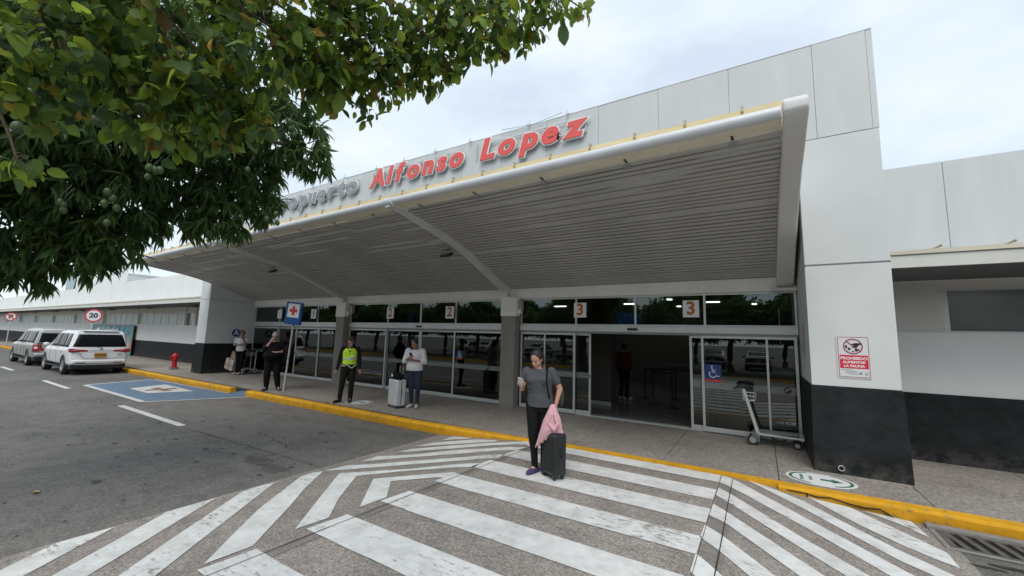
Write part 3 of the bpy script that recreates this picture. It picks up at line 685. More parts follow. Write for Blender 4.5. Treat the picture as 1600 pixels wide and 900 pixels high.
BANDM = bpy.data.materials.new('frosted_band'); BANDM.use_nodes = True
_t = BANDM.node_tree; _t.nodes.clear(); _o = _t.nodes.new('ShaderNodeOutputMaterial'); _a = _t.nodes.new('ShaderNodeBsdfTransparent'); _b = _t.nodes.new('ShaderNodeBsdfDiffuse'); _b.inputs[0].default_value = (.5, .52, .52, 1)
_m = _t.nodes.new('ShaderNodeMixShader'); _m.inputs[0].default_value = .28; _t.links.new(_a.outputs[0], _m.inputs[1]); _t.links.new(_b.outputs[0], _m.inputs[2]); _t.links.new(_m.outputs[0], _o.inputs[0])
bay('b3', 'open glass entrance numbered 3 with the wide sliding doors apart, beside the right pylon', -5.15, .585, [-3.65, -2.28, -.92],
    [('f', -5.12, -3.66, -.03, [-4.45]), ('s', -3.72, -3.30, .03, []), ('s', -1.22, -.90, .03, []), ('f', -1.0, .56, -.03, [.10])], 0)
bay('b2', 'closed glass entrance numbered 2 in the middle of the facade behind the guard', -11.86, -5.60, [-10.0, -8.6, -7.26],
    [('f', -11.83, -10.0, -.03, []), ('s', -10.03, -8.62, .03, []), ('s', -8.60, -7.22, .03, []), ('f', -7.28, -5.63, -.03, [])], 0)
bay('b1', 'closed glass entrance numbered 1 at the left end behind the man in black', -18.1, -12.32, [-16.2, -14.95, -13.72],
    [('f', -18.07, -16.2, -.03, []), ('s', -16.25, -14.9, .03, []), ('s', -14.95, -13.5, -.03, []), ('f', -13.55, -12.35, .0, [])], 0)
for x, z in ((-2.33, 2.10), (-8.6, 2.10)):
    b = MB(); b.box(x-.11, x+.11, YG-.11, YG-.071, z-.03, z+.02); b.build('motion_sensor', BLKP, label='small black door sensor above the %s' % ('open doors of entrance 3' if x > -3 else 'closed doors of entrance 2'), cat='sensor', group='door sensors on the headers', bevel=.01)
# number plates
XZ = lambda x, y, z: frameM((x, y, z), (1, 0, 0), (0, 0, 1))
for x, z, s, lab in ((-3.52, 2.52, '3', 'left number 3 plate hanging over the open doors'), (-1.16, 2.52, '3', 'right number 3 plate hanging over the open doors'),
                     (-9.83, 2.50, '2', 'number 2 plate hanging near the left column of the middle entrance'), (-7.42, 2.50, '2', 'number 2 plate hanging right of the middle entrance centre'),
                     (-13.85, 2.50, '1', 'number 1 plate beside the red cross sign'), (-16.1, 2.50, '', 'blank backed number plate left of the red cross sign')):
    t = thing('number_plate', lab, 'number sign', (x, YG-.10, z), group='entrance number plates')
    q = MB(); q.box(-.15, .15, -.008, .008, -.17, .17); q.build('plate', SIGNW, t)
    if s: put_text(s, .36, frameM((0, -.009, -.0), (1, 0, 0), (0, 0, 1)), ORANGE, t, offset=.012, ext=.003)
    q = MB(); q.box(-.13, -.11, 0, .09, .15, .165); q.build('bracket', ALUD, t)
# wheelchair symbol stickers
def wheelchair(M, s, parent, m):
    P = ring(.17*s, .235*s, 24, cx=-.02*s, cy=-.16*s, a0=-225, a1=45)+stroke([(-.06*s, .22*s), (-.04*s, -.02*s), (.14*s, -.04*s), (.24*s, -.3*s), (.34*s, -.27*s)], .065*s)+stroke([(-.05*s, .1*s), (.12*s, .1*s)], .05*s)+disc(.06*s, 12, -.07*s, .33*s)
    return flat(P, M, 'wheelchair_symbol', m, parent, .001)
def sticker(x, y, z, s, lab):
    t = thing('access_sticker', lab, 'sticker', (x, y, z), group='blue wheelchair stickers on the glass')
    q = MB(); q.box(-s/2, s/2, -.002, 0, -s/2, s/2); q.build('blue_film', NAVY, t)
    q = MB(); q.box(-s/2, s/2, -.002, 0, -s/2-.05*s/.3, -s/2-.001); q.build('red_film', RED, t)
    wheelchair(frameM((0, -.003, 0), (1, 0, 0), (0, 0, 1)), s*1.05, t, SIGNW)
sticker(-.80, YG-.040, 1.30, .28, 'blue and red wheelchair sticker on the glass left of the baggage trolley')
sticker(-7.05, YG-.040, 1.35, .20, 'small wheelchair sticker on the glass of entrance 2')
for x, lab in ((.38, 'round black dove sticker on the glass behind the trolley'), (-7.0+.9, 'round black sticker on the last pane of entrance 2')):
    M = frameM((x, YG-.041, 1.05), (1, 0, 0), (0, 0, 1)); t = thing('round_sticker', lab, 'sticker', (x, YG-.041, 1.05), group='round black stickers on the glass')
    flat(disc(.055, 24), frameM((0, 0, 0), (1, 0, 0), (0, 0, 1)), 'disc', BLKP, t, .0015); flat(stroke([(-.03, -.015), (0, .015), (.03, .02)], .012), frameM((0, -.0016, 0), (1, 0, 0), (0, 0, 1)), 'mark', SIGNW, t, .001)

# ---------------------------------------------------------------- canopy
CN = thing('entrance_canopy', 'curved cantilevered canopy with grey slatted ceiling and white front tube over the entrance', 'canopy', (-8.8, 8.8, 3))
PR = [(8.84, 3.06), (8.3, 3.21), (7.7, 3.45), (7.1, 3.68), (6.6, 3.84), (6.1, 3.95), (5.6, 4.03), (5.2, 4.10), (4.95, 4.14)]
def prof(s):
    """point on the ceiling curve by arc length from the wall"""
    a = 0
    for p, q in zip(PR, PR[1:]):
        l_ = math.dist(p, q)
        if s <= a+l_ or q is PR[-1]:
            t = (s-a)/l_; return p[0]+(q[0]-p[0])*t, p[1]+(q[1]-p[1])*t, (q[0]-p[0])/l_, (q[1]-p[1])/l_
        a += l_
# smooth the polyline
def chaikin(P, k=3):
    for _ in range(k):
        Q = [P[0]]
        for a, c in zip(P, P[1:]): Q += [(.75*a[0]+.25*c[0], .75*a[1]+.25*c[1]), (.25*a[0]+.75*c[0], .25*a[1]+.75*c[1])]
        P = Q+[P[-1]]
    return P
PR = chaikin(PR)
LEN = sum(math.dist(p, q) for p, q in zip(PR, PR[1:]))
NS = 38; PITCH = LEN/NS
bays_x = [(-18.05, -12.14), (-12.02, -5.54), (-5.42, .285)]
slatmesh = {}
for bi, (xa, xb) in enumerate(bays_x):
    for i in range(NS):
        y, z, dy, dz = prof((i+.5)*PITCH)
        Lx = xb-xa; w = PITCH*.335; key = bi
        if key not in slatmesh:
            # rolled slat: flat pan with upturned rounded lips
            pr_ = [(-w, .040), (-w-.001, .006), (-w+.007, 0), (w-.007, 0), (w+.001, .006), (w, .040), (w-.004, .040), (w-.008, .006), (-w+.008, .006), (-w+.004, .040)]
            q = MB(); q.prism(pr_, 'x', 0, Lx); me = q.mesh('ceiling_slat'); bm = bmesh.new(); bm.from_mesh(me); bmesh.ops.recalc_face_normals(bm, faces=bm.faces); bm.to_mesh(me); bm.free()
            me.materials.append(SLAT); slatmesh[key] = me
        ax = Vector((1, 0, 0)); ay = Vector((0, -dy, -dz)); az = ax.cross(ay)   # ay points back to the wall
        if az.z < 0: ay = -ay; az = ax.cross(ay)
        M = Matrix((ax, ay, az)).transposed().to_4x4(); M.translation = Vector((xa+random.uniform(0, .004), y, z+random.uniform(-.003, .003)))
        o = piece('ceiling_slat', slatmesh[key], local(CN) @ M, None, CN)
# lining above the slats, added to keep the gaps dark, left open here and there so daylight slips through the joints
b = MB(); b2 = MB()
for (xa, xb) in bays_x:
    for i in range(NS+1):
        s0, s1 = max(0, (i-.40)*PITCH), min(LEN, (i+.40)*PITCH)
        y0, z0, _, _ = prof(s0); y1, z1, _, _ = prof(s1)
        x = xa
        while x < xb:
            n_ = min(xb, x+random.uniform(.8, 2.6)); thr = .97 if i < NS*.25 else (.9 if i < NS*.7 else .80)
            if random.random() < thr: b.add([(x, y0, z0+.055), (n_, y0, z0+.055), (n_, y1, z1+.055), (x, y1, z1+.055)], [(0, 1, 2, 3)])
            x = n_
bl(b, 'gap_dark_sheet', mat('gap_dark', (.02, .019, .018), .9), CN, fixn=False, kind='stuff')
# translucent roofing sheet over everything
b = MB(); 
TR = bpy.data.materials.new('opal_sheet'); TR.use_nodes = True; _t = TR.node_tree; _t.nodes.clear(); _o = _t.nodes.new('ShaderNodeOutputMaterial'); _a = _t.nodes.new('ShaderNodeBsdfTranslucent'); _a.inputs[0].default_value = (.75, .75, .7, 1); _b = _t.nodes.new('ShaderNodeBsdfDiffuse'); _b.inputs[0].default_value = (.6, .6, .58, 1)
_m = _t.nodes.new('ShaderNodeMixShader'); _m.inputs[0].default_value = .45; _t.links.new(_a.outputs[0], _m.inputs[1]); _t.links.new(_b.outputs[0], _m.inputs[2]); _t.links.new(_m.outputs[0], _o.inputs[0])
for (ya_, za_), (yb_, zb_) in zip(PR, PR[1:]): b.add([(-18.1, ya_, za_+.16), (.5, ya_, za_+.16), (.5, yb_, zb_+.16), (-18.1, yb_, zb_+.16)], [(0, 1, 2, 3)])
bl(b, 'roof_sheet', TR, CN, fixn=False)
# front tube, cream soffit strip, board with clips above
b = MB(); b.tube([(-18.15, 4.70, 4.212), (.27, 4.70, 4.212)], .066, 20); bl(b, 'front_tube', STEELP, CN, smooth=True)
b = MB(); b.add([(-18.1, 4.71, 4.155), (.28, 4.71, 4.155), (.28, 4.95, 4.150), (-18.1, 4.95, 4.150), (-18.1, 4.71, 4.175), (.28, 4.71, 4.175), (.28, 4.95, 4.17), (-18.1, 4.95, 4.17)], [(0, 1, 2, 3), (4, 5, 6, 7), (0, 1, 5, 4), (2, 3, 7, 6)])
bl(b, 'soffit_strip', mat('cream_soffit', (.80, .74, .58), .6, var=.08, vs=3), CN)
b = MB(); b.box(-18.12, .49, 4.95, 4.975, 4.18, 4.475); bl(b, 'edge_board', YWOOD, CN)
for i in range(31):
    x = -.07-.6*i
    b = MB(); b.box(x-.012, x+.012, 4.935, 4.99, 4.43, 4.51); b.tube([(x, 4.93, 4.435), (x, 4.955, 4.49), (x, 5.0, 4.50)], .012, 6); bl(b, 'clip', mat('clip_tan', (.42, .36, .24), .6), CN)
for i in range(15):
    x = -.18-1.2*i
    b = MB(); b.ell((x, 4.88, 4.145), .016, k=8, n=5); b.ell((x+.004, 4.93, 4.14), .018, k=8, n=5); bl(b, 'bolt', BLKP, CN, smooth=True)
    b = MB(); b.box(x-.04, x+.04, 4.97, 5.06, 4.09, 4.135); bl(b, 'fixing_plate', mat('galv', (.42, .45, .46), .45, metal=.5), CN)
# ribs (plate beams), the right box arm and the thin left edge
def rib(xc, w, dn, up, y_end=4.74, z_end=4.18, name='rib', m=ARM):
    b = MB(); vs = []; P = [(y, z) for y, z in PR if y > 5.0]+[(4.9, 4.155), (y_end, z_end)]
    # deeper at the wall end, thin at the tip
    n = len(P)
    for i, (y, z) in enumerate(P):
        t = i/(n-1); d = dn*(1-.62*t); hw_ = w/2*(1-(.66 if w > .1 else 0)*t)
        vs += [(xc-hw_, y, z-d), (xc+hw_, y, z-d), (xc+hw_, y, z+up), (xc-hw_, y, z+up)]
    fs = [(0, 1, 2, 3), tuple((n-1)*4+j for j in (3, 2, 1, 0))]
    for i in range(n-1):
        for j in range(4): fs.append((i*4+j, i*4+(j+1) % 4, (i+1)*4+(j+1) % 4, (i+1)*4+j))
    b.add(vs, fs); return bl(b, name, m, CN, bevel=.004)
rib(-5.5, .20, .13, .05); rib(-12.1, .20, .13, .05); rib(-18.10, .07, .035, .14)
for xc in (-5.5, -12.1):
    b = MB(); b.box(xc-.10, xc+.10, 8.57, 8.735, 2.80, 2.90); b.box(xc-.05, xc+.05, 8.60, 8.84, 2.90, 3.0); bl(b, 'rib_shoe', ARM, CN)
    b = MB(); b.tube([(xc-.11, 4.70, 4.212), (xc+.11, 4.70, 4.212)], .078, 20); b.box(xc-.05, xc+.05, 4.66, 4.98, 4.11, 4.18); bl(b, 'tube_collar', STEELP, CN, smooth=True)
    b = MB(); b.tube([(xc+.10, 4.64, 4.26), (xc+.105, 4.62, 4.19), (xc+.12, 4.67, 4.13), (xc+.16, 4.8, 4.13), (xc+.2, 4.96, 4.11)], .010, 6); bl(b, 'cable', SIGNW, CN, smooth=True)
arm = MB(); P = [(8.86, 2.84, .55, 3.6), (8.4, 3.03, .55, 3.75), (7.7, 3.30, .54, 3.95), (7.0, 3.56, .53, 4.1), (6.3, 3.78, .52, 4.24), (5.7, 3.92, .51, 4.34), (5.2, 4.00, .505, 4.36), (4.85, 4.07, .50, 4.36), (4.66, 4.12, .50, 4.33), (4.60, 4.18, .50, 4.27)]
vs = []; fs = [(0, 1, 2, 3)]
for (y, z, xo, zt) in P: vs += [(.29, y, z), (xo, y, z), (xo, y, zt), (.29, y, zt)]
n = len(P)
for i in range(n-1):
    for j in range(4): fs.append((i*4+j, i*4+(j+1) % 4, (i+1)*4+(j+1) % 4, (i+1)*4+j))
fs.append(tuple((n-1)*4+j for j in (3, 2, 1, 0))); arm.add(vs, fs); bl(arm, 'box_arm', ARM, CN, bevel=.02, seg=3, smooth=True, angle=50)
b = MB(); b.box(.20, .585, 8.60, 8.738, 2.82, 2.86); bl(b, 'arm_shoe', ARM, CN)
# dark rope/cable gap right of the arm
b = MB(); b.tube([(.575, 8.6, 2.9), (.57, 8.55, 3.3), (.565, 8.3, 3.7), (.56, 7.9, 4.0)], .012, 6); b.ell((.57, 8.5, 3.35), (.02, .02, .03), k=8, n=5); bl(b, 'cable', BLKP, CN)
# the whole outer edge sags a little towards the far end
for c in CN.children:
    if c.name.startswith('ceiling_slat'):
        Mw = CN.matrix_basis @ c.matrix_basis; p = Mw.translation; k = .0085*(8.84-p.y)/4.14
        Sh = Matrix.Identity(4); Sh[2][0] = k
        c.matrix_basis = CN.matrix_basis.inverted() @ Sh @ Mw
    else:
        for v in c.data.vertices: v.co.z += .0085*min(0, v.co.x)*(8.84-v.co.y)/4.14
# floodlights under the ribs
for xc, y, z, lab in ((-5.65, 6.45, 3.56, 'small black floodlight under the canopy rib nearest the open doors'), (-12.25, 6.3, 3.60, 'small black floodlight under the farther canopy rib')):
    t = thing('floodlight', lab, 'floodlight', (xc, y, z), group='floodlights under the canopy ribs')
    q = MB(); q.box(-.12, .12, -.09, .09, -.03, .03, Matrix.Rotation(R(25), 4, 'X')); q.build('housing', BLKP, t, bevel=.012)
    q = MB(); q.box(-.09, .09, -.07, .07, -.034, -.031, Matrix.Rotation(R(25), 4, 'X')); q.build('lens', mat('lamp_glass', (.3, .3, .3), .15), t)
    q = MB(); q.tube([(-.11, 0, 0), (-.12, 0, .09), (0, 0, .11), (.12, 0, .09), (.11, 0, 0)], .009, 6); q.tube([(0, 0, .11), (.1, 0, .13)], .012, 6); q.build('bracket', BLKP, t)

# ---------------------------------------------------------------- side wings
WW = mat('wing_white', (.76, .77, .75), .7, var=.04, vs=1.2, bump=.05, bs=12); WB = mat('wing_band', (.64, .63, .59), .7, var=.04, vs=1)
WIN = mat('wing_glass', (.13, .15, .147), .18, var=.2, vs=.8, spec=.8); WING = mat('pale_blind_glass', (.46, .52, .47), .35, var=.15, vs=2, spec=.6)
def wing(name, x0, x1, label, zt, zpl, leftside):
    t = thing(name, label, 'building', ((x0+x1)/2, 8.85, 0))
    b = MB(); b.box(x0, x1, 8.83, 14, .1, zpl); bl(b, 'plinth', BLACK, t)
    b = MB(); b.box(x0, x1, 8.85, 14, zpl, 2.11 if not leftside else 1.98); b.box(x0, x1, 8.95, 14, 2.11 if not leftside else 1.98, 2.93); b.box(x0, x1, 8.85, 14, 2.93, 3.15); bl(b, 'wall', WW, t)
    n = int((x1-x0)/1.133); xx = x0 if leftside else x0
    w = 2.6 if not leftside else 4.5; x = x0 if not leftside else x1
    # parapet panels
    if not leftside:
        cuts = [x0]+[c for c in (2.61, 3.75, 4.88, 6.0, 7.2, 8.3, 9.5, 10.6, 12)]+[x1]
    else:
        cuts = [x1-2.3*i for i in range(int((x1-x0)/2.3)+1)][::-1]; cuts[0] = x0
    for a, c in zip(cuts, cuts[1:]):
        q = MB(); q.box(a+.005, c-.005, 8.85+random.uniform(-.002, .002), 9.0, 3.15, zt); bl(q, 'parapet_panel', PANELW if not leftside else WW, t)
    q = MB(); q.box(x0, x1, 8.862, 14, 3.16, zt-.02); bl(q, 'parapet_core', MATS['core_grey'], t)
    # eave
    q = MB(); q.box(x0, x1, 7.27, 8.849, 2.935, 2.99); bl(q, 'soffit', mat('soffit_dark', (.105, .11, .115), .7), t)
    q = MB(); q.box(x0, x1, 7.25, 7.29, 2.925, 3.085); bl(q, 'fascia', mat('fascia_cream', (.60, .60, .55), .6, var=.05, vs=2), t)
    q = MB(); q.box(x0, x1, 7.23, 7.33, 3.10, 3.155); bl(q, 'edge_board', YPALE, t)
    q = MB(); q.box(x0, x1, 7.26, 8.849, 3.086, 3.099); bl(q, 'eave_roof', MATS['groove_grey'], t)
    return t
wr = wing('side_wing', 1.552, 24, 'white side wing with dark plinth and long grey window right of the tall pylon', 4.86, 1.17, False)
for x in (1.98, 2.62, 3.3, 4.0): 
    b = MB(); b.tube([(x, 7.30, 3.16), (x+.06, 7.24, 3.185)], .012, 6); b.ell((x+.065, 7.235, 3.19), .018, k=8, n=5); bl(b, 'clip', MATS['clip_tan'], wr)
b = MB(); b.box(1.553, 2.46, 8.87, 8.949, 2.11, 2.93); bl(b, 'wall_panel', WB, wr)
b = MB(); b.box(2.52, 12, 8.90, 8.93, 2.14, 2.76); wn = bl(b, 'window', WIN, wr)
b = MB(); b.box(2.46, 12.06, 8.865, 8.94, 2.108, 2.14); b.box(2.46, 2.52, 8.875, 8.94, 2.14, 2.76); b.box(2.46, 12.06, 8.875, 8.94, 2.76, 2.79); b.build('window_frame', ALU, wn)
b = MB(); b.box(2.46, 24, 8.88, 8.949, 2.79, 2.93); bl(b, 'window_head', WB, wr)
wl = wing('side_wing', -110, -18.93, 'long low white wing with small high windows stretching away on the left behind the cars', 4.7, 1.08, True)
piers = [-23.9, -25.1, -31.7, -38.1, -45, -51.4, -57.9, -64.4, -71, -78, -85, -92, -99]
for p_ in piers:
    b = MB(); b.box(p_-.12, p_+.12, 8.80, 8.949, 1.98, 2.93); bl(b, 'pier', CREAM, wl)
b = MB(); b.box(-110, -18.94, 8.86, 8.949, 2.62, 2.93); bl(b, 'window_head', CREAM, wl)
b = MB(); b.box(-110, -18.94, 8.84, 8.949, 1.96, 1.995); bl(b, 'window_sill', CREAM, wl)
edges = [-18.94]+piers
for i, (a, c) in enumerate(zip(edges[1:], edges)):
    x0, x1 = a+.12, c-.12
    if x1-x0 < .8 and i > 0: pass
    b = MB(); b.box(x0, x1, 8.915, 8.93, 1.995, 2.62); w_ = bl(b, 'window', WIN if i < 2 else WING, wl)
    b = MB(); k = max(1, int((x1-x0)/1.0))
    for j in range(k+1): xx = x0+(x1-x0)*j/k; b.box(xx-.015, xx+.015, 8.90, 8.914, 1.995, 2.62)
    b.build('mullion', ALU, w_)
for i, x in enumerate((-22.3, -28, -34, -40, -47, -54)):
    t = thing('eave_lamp', 'small flat lamp under the eave of the left wing, %s from the pylon' % ('first', 'second', 'third', 'fourth', 'fifth', 'sixth')[i], 'lamp', (x, 8.2, 2.93), group='lamps under the left eave')
    q = MB(); q.lathe([(.05, 0), (.06, -.05), (.22, -.09), (.22, -.11), (0, -.11)], k=14); q.build('shade', mat('lamp_grey', (.3, .3, .3), .5), t, smooth=True)
    q = MB(); q.lathe([(.17, -.1105), (.17, -.118), (0, -.118)], k=14); q.build('diffuser', SIGNW, t)
# painted mural leaning on the left wing
mt = MATS.get('x') or bpy.data.materials.new('mural_print'); mt.use_nodes = True; _t = mt.node_tree; _p = _t.nodes['Principled BSDF']
_c = _t.nodes.new('ShaderNodeTexCoord'); _n = _t.nodes.new('ShaderNodeTexNoise'); _n.inputs['Scale'].default_value = .9; _n.inputs['Detail'].default_value = 5; _n.inputs['Distortion'].default_value = 1.4
_r = _t.nodes.new('ShaderNodeValToRGB'); _t.links.new(_c.outputs['Object'], _n.inputs[0]); _t.links.new(_n.outputs[0], _r.inputs[0]); _t.links.new(_r.outputs[0], _p.inputs['Base Color'])
_e = _r.color_ramp.elements; _e[0].position = .35; _e[0].color = (.03, .12, .16, 1); _e[1].position = .75; _e[1].color = (.42, .28, .16, 1)
for p_, c_ in ((.45, (.07, .30, .36)), (.55, (.12, .40, .44)), (.63, (.35, .16, .10))): q = _e.new(p_); q.color = (*c_, 1)
mu = thing('mural_panel', 'large teal painted mural board leaning on the left wing behind the white cars', 'mural', (-35.6, 8.72, .13))
q = MB(); q.box(-4.0, 4.0, -.02, .02, 0, 1.75); q.build('board', mt, mu)
q = MB(); frame_box(q, -4.05, 4.05, -.03, 1.8, .05, -.03, .025); q.build('frame', BLKP, mu)
FG = mat('mural_figure', (.42, .20, .12), .7, var=.3, vs=5); FG2 = mat('mural_figure_pale', (.5, .42, .3), .7, var=.3, vs=5)
for i, (x, h, m_) in enumerate(((2.9, 1.25, FG), (2.1, 1.0, FG2), (3.4, .9, FG2), (1.2, .8, FG), (.2, .9, FG2))):
    q = []
    P = [(x-.22, .05), (x-.26, .5*h), (x-.12, .78*h), (x-.08, .98*h), (x, h*1.05), (x+.1, .96*h), (x+.12, .78*h), (x+.3, .55*h), (x+.2, .05)]
    flat([P], frameM((0, -.022, 0), (1, 0, 0), (0, 0, 1)), 'painted_figure', m_, mu, .003)
q = []
for i in range(14):
    x = -3.2+i*.33; hh = .22+.08*((i*7) % 3)
    q.append([(x, 1.32), (x+.2, 1.32), (x+.2, 1.32+hh), (x, 1.32+hh)])
flat(q, frameM((0, -.022, 0), (1, 0, 0), (0, 0, 1)), 'lettering', mat('mural_white', (.55, .62, .62), .6), mu, .003)

# far buildings over the left wing
fb = thing('control_tower', 'distant white control tower block with teal glazed cab seen above the left wing', 'tower', (-62, 24, 0))
b = MB(); b.box(-125, -110.5, 24, 32, 0, 12.2); bl(b, 'wall', WW, fb)
b = MB(); b.box(-134, -125.2, 24.5, 38, 0, 9.6); bl(b, 'shaft', PANELW, fb)
b = MB(); b.prism([(-133, 9.6), (-126.5, 9.6), (-125.3, 13.4), (-133, 13.4)], 'y', 24, 38); bl(b, 'cab', mat('teal_glass', (.05, .18, .20), .15, spec=.8), fb)
b = MB(); b.box(-135, -124.9, 23.5, 38.5, 13.4, 14.2); bl(b, 'cab_roof', PANELW, fb)
b = MB(); b.box(-128.5, -126, 24.3, 24.49, 8.9, 9.4); bl(b, 'louvre', ALUD, fb)
hb = thing('hangar_block', 'plain white building block rising behind the left wing parapet', 'building', (-50, 18, 0))
b = MB(); b.prism([(-93, 20), (-78, 20), (-122, 30), (-140, 30)], 'z', 0, 11.9); bl(b, 'wall', WW, hb)
b = MB(); b.prism([(-93.2, 19.8), (-77.8, 19.8), (-122, 30.2), (-140.4, 30.2)], 'z', 11.9, 12.2); bl(b, 'coping', PANELW, hb)

# ---------------------------------------------------------------- big sign
SG = thing('airport_sign', 'raised lettering along the parapet, grey first word and red name above the canopy', 'sign', (-8, 7.0, 5.9))
def word(s, x0, x1, m, mb):
    """each letter is its own raised part on a white backing"""
    size = .66; gap = .070; items = []
    for ch in s:
        me = text_mesh(ch, size, 'letter', ext=.008, offset=.029, shear=.22, align='LEFT')
        mb_ = text_mesh(ch, size, 'letter_back', ext=.010, offset=.052, shear=.22, align='LEFT')
        xs_ = [v.co.x for v in me.vertices]; items.append((me, mb_, min(xs_), max(xs_)))
    tot = sum(b_-a_ for _, _, a_, b_ in items)+gap*(len(items)-1); k = (x1-x0)/tot; x = x0
    for me, mb_, a_, b_ in items:
        me.materials.append(m); mb_.materials.append(mb)
        M = frameM((x, 7.10, 5.93+.165), (1, 0, 0), (0, 0, 1)) @ Matrix.Diagonal((k, 1.0, 1, 1)) @ Matrix.Translation((-a_, 0, 0))
        o = bpy.data.objects.new('letter', me); COL.objects.link(o); o.parent = SG; o.matrix_local = local(SG) @ M
        M2 = M.copy(); M2.translation = M2.translation+Vector((0, .062, 0))
        q = bpy.data.objects.new('backing', mb_); COL.objects.link(q); q.parent = o; q.matrix_local = Matrix.Translation((0, 0, -.020))
        x += (b_-a_+gap)*k
BACKW = mat('backing_white', (.80, .80, .80), .4)
word('Aeropuerto', -14.9, -9.72, GREYL, BACKW)
word('Alfonso', -9.18, -5.84, REDL, BACKW)
word('Lopez', -5.36, -2.74, REDL, BACKW)
q = MB()
for x0, x1 in ((-14.9, -9.7), (-9.1, -5.9), (-5.2, -2.8)):
    q.box(x0, x1, 7.135, 7.155, 5.98, 6.005); q.box(x0, x1, 7.135, 7.155, 6.26, 6.285)
for x in [-14.5+.9*i for i in range(14)]: q.box(x-.010, x+.010, 7.156, 7.19, 5.95, 6.35)
bl(q, 'support_rail', ALU, SG)
q = MB()
for x in (-3.2, -4.1, -5.7, -6.8, -7.9, -9.0, -10.4, -12):
    q = MB(); q.tube([(x, 7.12, 6.40), (x, 7.16, 6.53)], .014, 6); q.tube([(x-.03, 7.12, 6.44), (x+.05, 7.3, 6.52)], .010, 6); bl(q, 'lamp_bracket', ALU, SG)

q = MB(); q.tube([(-3.3, 7.14, 6.50), (-4, 7.14, 6.42), (-4.8, 7.14, 6.5)], .005, 5); bl(q, 'cable', ALUD, SG)

# ---------------------------------------------------------------- wall signs
ps = thing('prohibition_sign', 'red and white notice on the right pylon forbidding feeding of animals', 'notice', (1.08, 7.20, 1.715))
q = MB(); q.box(-.18, .18, -.006, -.001, -.285, .285); q.build('panel', mat('notice_white', (.66, .67, .68), .4), ps)
q = MB(); frame_box(q, -.165, .165, -.272, .272, .006, -.008, -.0055); q.build('border', mat('dark_red', (.33, .03, .05), .5), ps)
F = frameM((0, -.0065, 0), (1, 0, 0), (0, 0, 1))
flat(ring(.092, .104, 36, 0, .145), F @ Matrix.Translation((0, 0, .003)), 'ban_ring', MATS['dark_red'], ps)
flat(stroke([(-.07, .215), (.075, .08)], .011), F @ Matrix.Translation((0, 0, .003)), 'ban_bar', MATS['dark_red'], ps)
flat([[(-.02, .175), (.03, .19), (.075, .19), (.09, .172), (.06, .16), (.05, .135), (.02, .125), (-.02, .13), (.01, .145), (.005, .165)], [(-.085, .15), (-.07, .165), (-.06, .14), (-.062, .115), (-.08, .118)], [(-.06, .105), (-.045, .13), (-.03, .122), (-.025, .10), (-.045, .09)], [(-.02, .075), (0, .085), (.015, .075), (-.005, .066)], [(.02, .115), (.045, .10), (.05, .085), (.03, .07), (.015, .095)], [(.052, .09), (.07, .13), (.06, .085)]], F, 'pictogram', BLKP, ps)
q = MB(); q.box(-.15, .15, -.0085, -.0062, -.155, .025); q.build('red_block', MATS.get('notice_red') or mat('notice_red', (.60, .02, .05), .45), ps)
for s, z, sz in (('PROHIBIDO', -.020, .054), ('ALIMENTAR', -.072, .045), ('LA FAUNA', -.123, .047)):
    put_text(s, sz, frameM((0, -.009, z), (1, 0, 0), (0, 0, 1)), SIGNW, ps, offset=.0016, ext=.0012)
q = []
for (x0, x1, z) in ((-.13, -.02, -.178), (-.09, .03, -.196), (-.10, .02, -.214), (-.07, .03, -.232)):
    x = x0
    while x < x1: w_ = random.uniform(.008, .02); q.append([(x, z), (x+w_, z), (x+w_, z+.006), (x, z+.006)]); x += w_+.005
q += disc(.016, 14, .065, -.215)+ring(.015, .02, 16, .125, -.218)+[[(.11, -.226), (.14, -.226), (.135, -.236), (.115, -.236)]]
flat(q, F, 'small_print', mat('print_grey', (.22, .24, .26), .6), ps)
bs = thing('letter_sign', 'round dark blue sign with a white letter A on the shaded left wall', 'sign', (-18.11, 8.15, 1.72))
FA = frameM((.0, 0, 0), (0, 1, 0), (0, 0, 1))
flat(disc(.155, 32), FA, 'disc', NAVY, bs, .012); put_text('A', .27, frameM((.013, 0, 0), (0, 1, 0), (0, 0, 1)), SIGNW, bs, offset=.008, ext=.003)
vs_ = thing('vertical_notice', 'narrow faded red notice on the inner side of the right pylon', 'notice', (.585, 8.0, 1.95))
q = MB(); q.box(-.012, -.002, -.05, .05, -.25, .25); q.build('panel', mat('notice_fade', (.45, .40, .38), .6), vs_)
q = MB(); q.box(-.014, -.0121, -.03, .03, -.2, -.02); q.box(-.014, -.0121, -.03, .03, .02, .16); q.build('red_print', MATS['dark_red'], vs_)

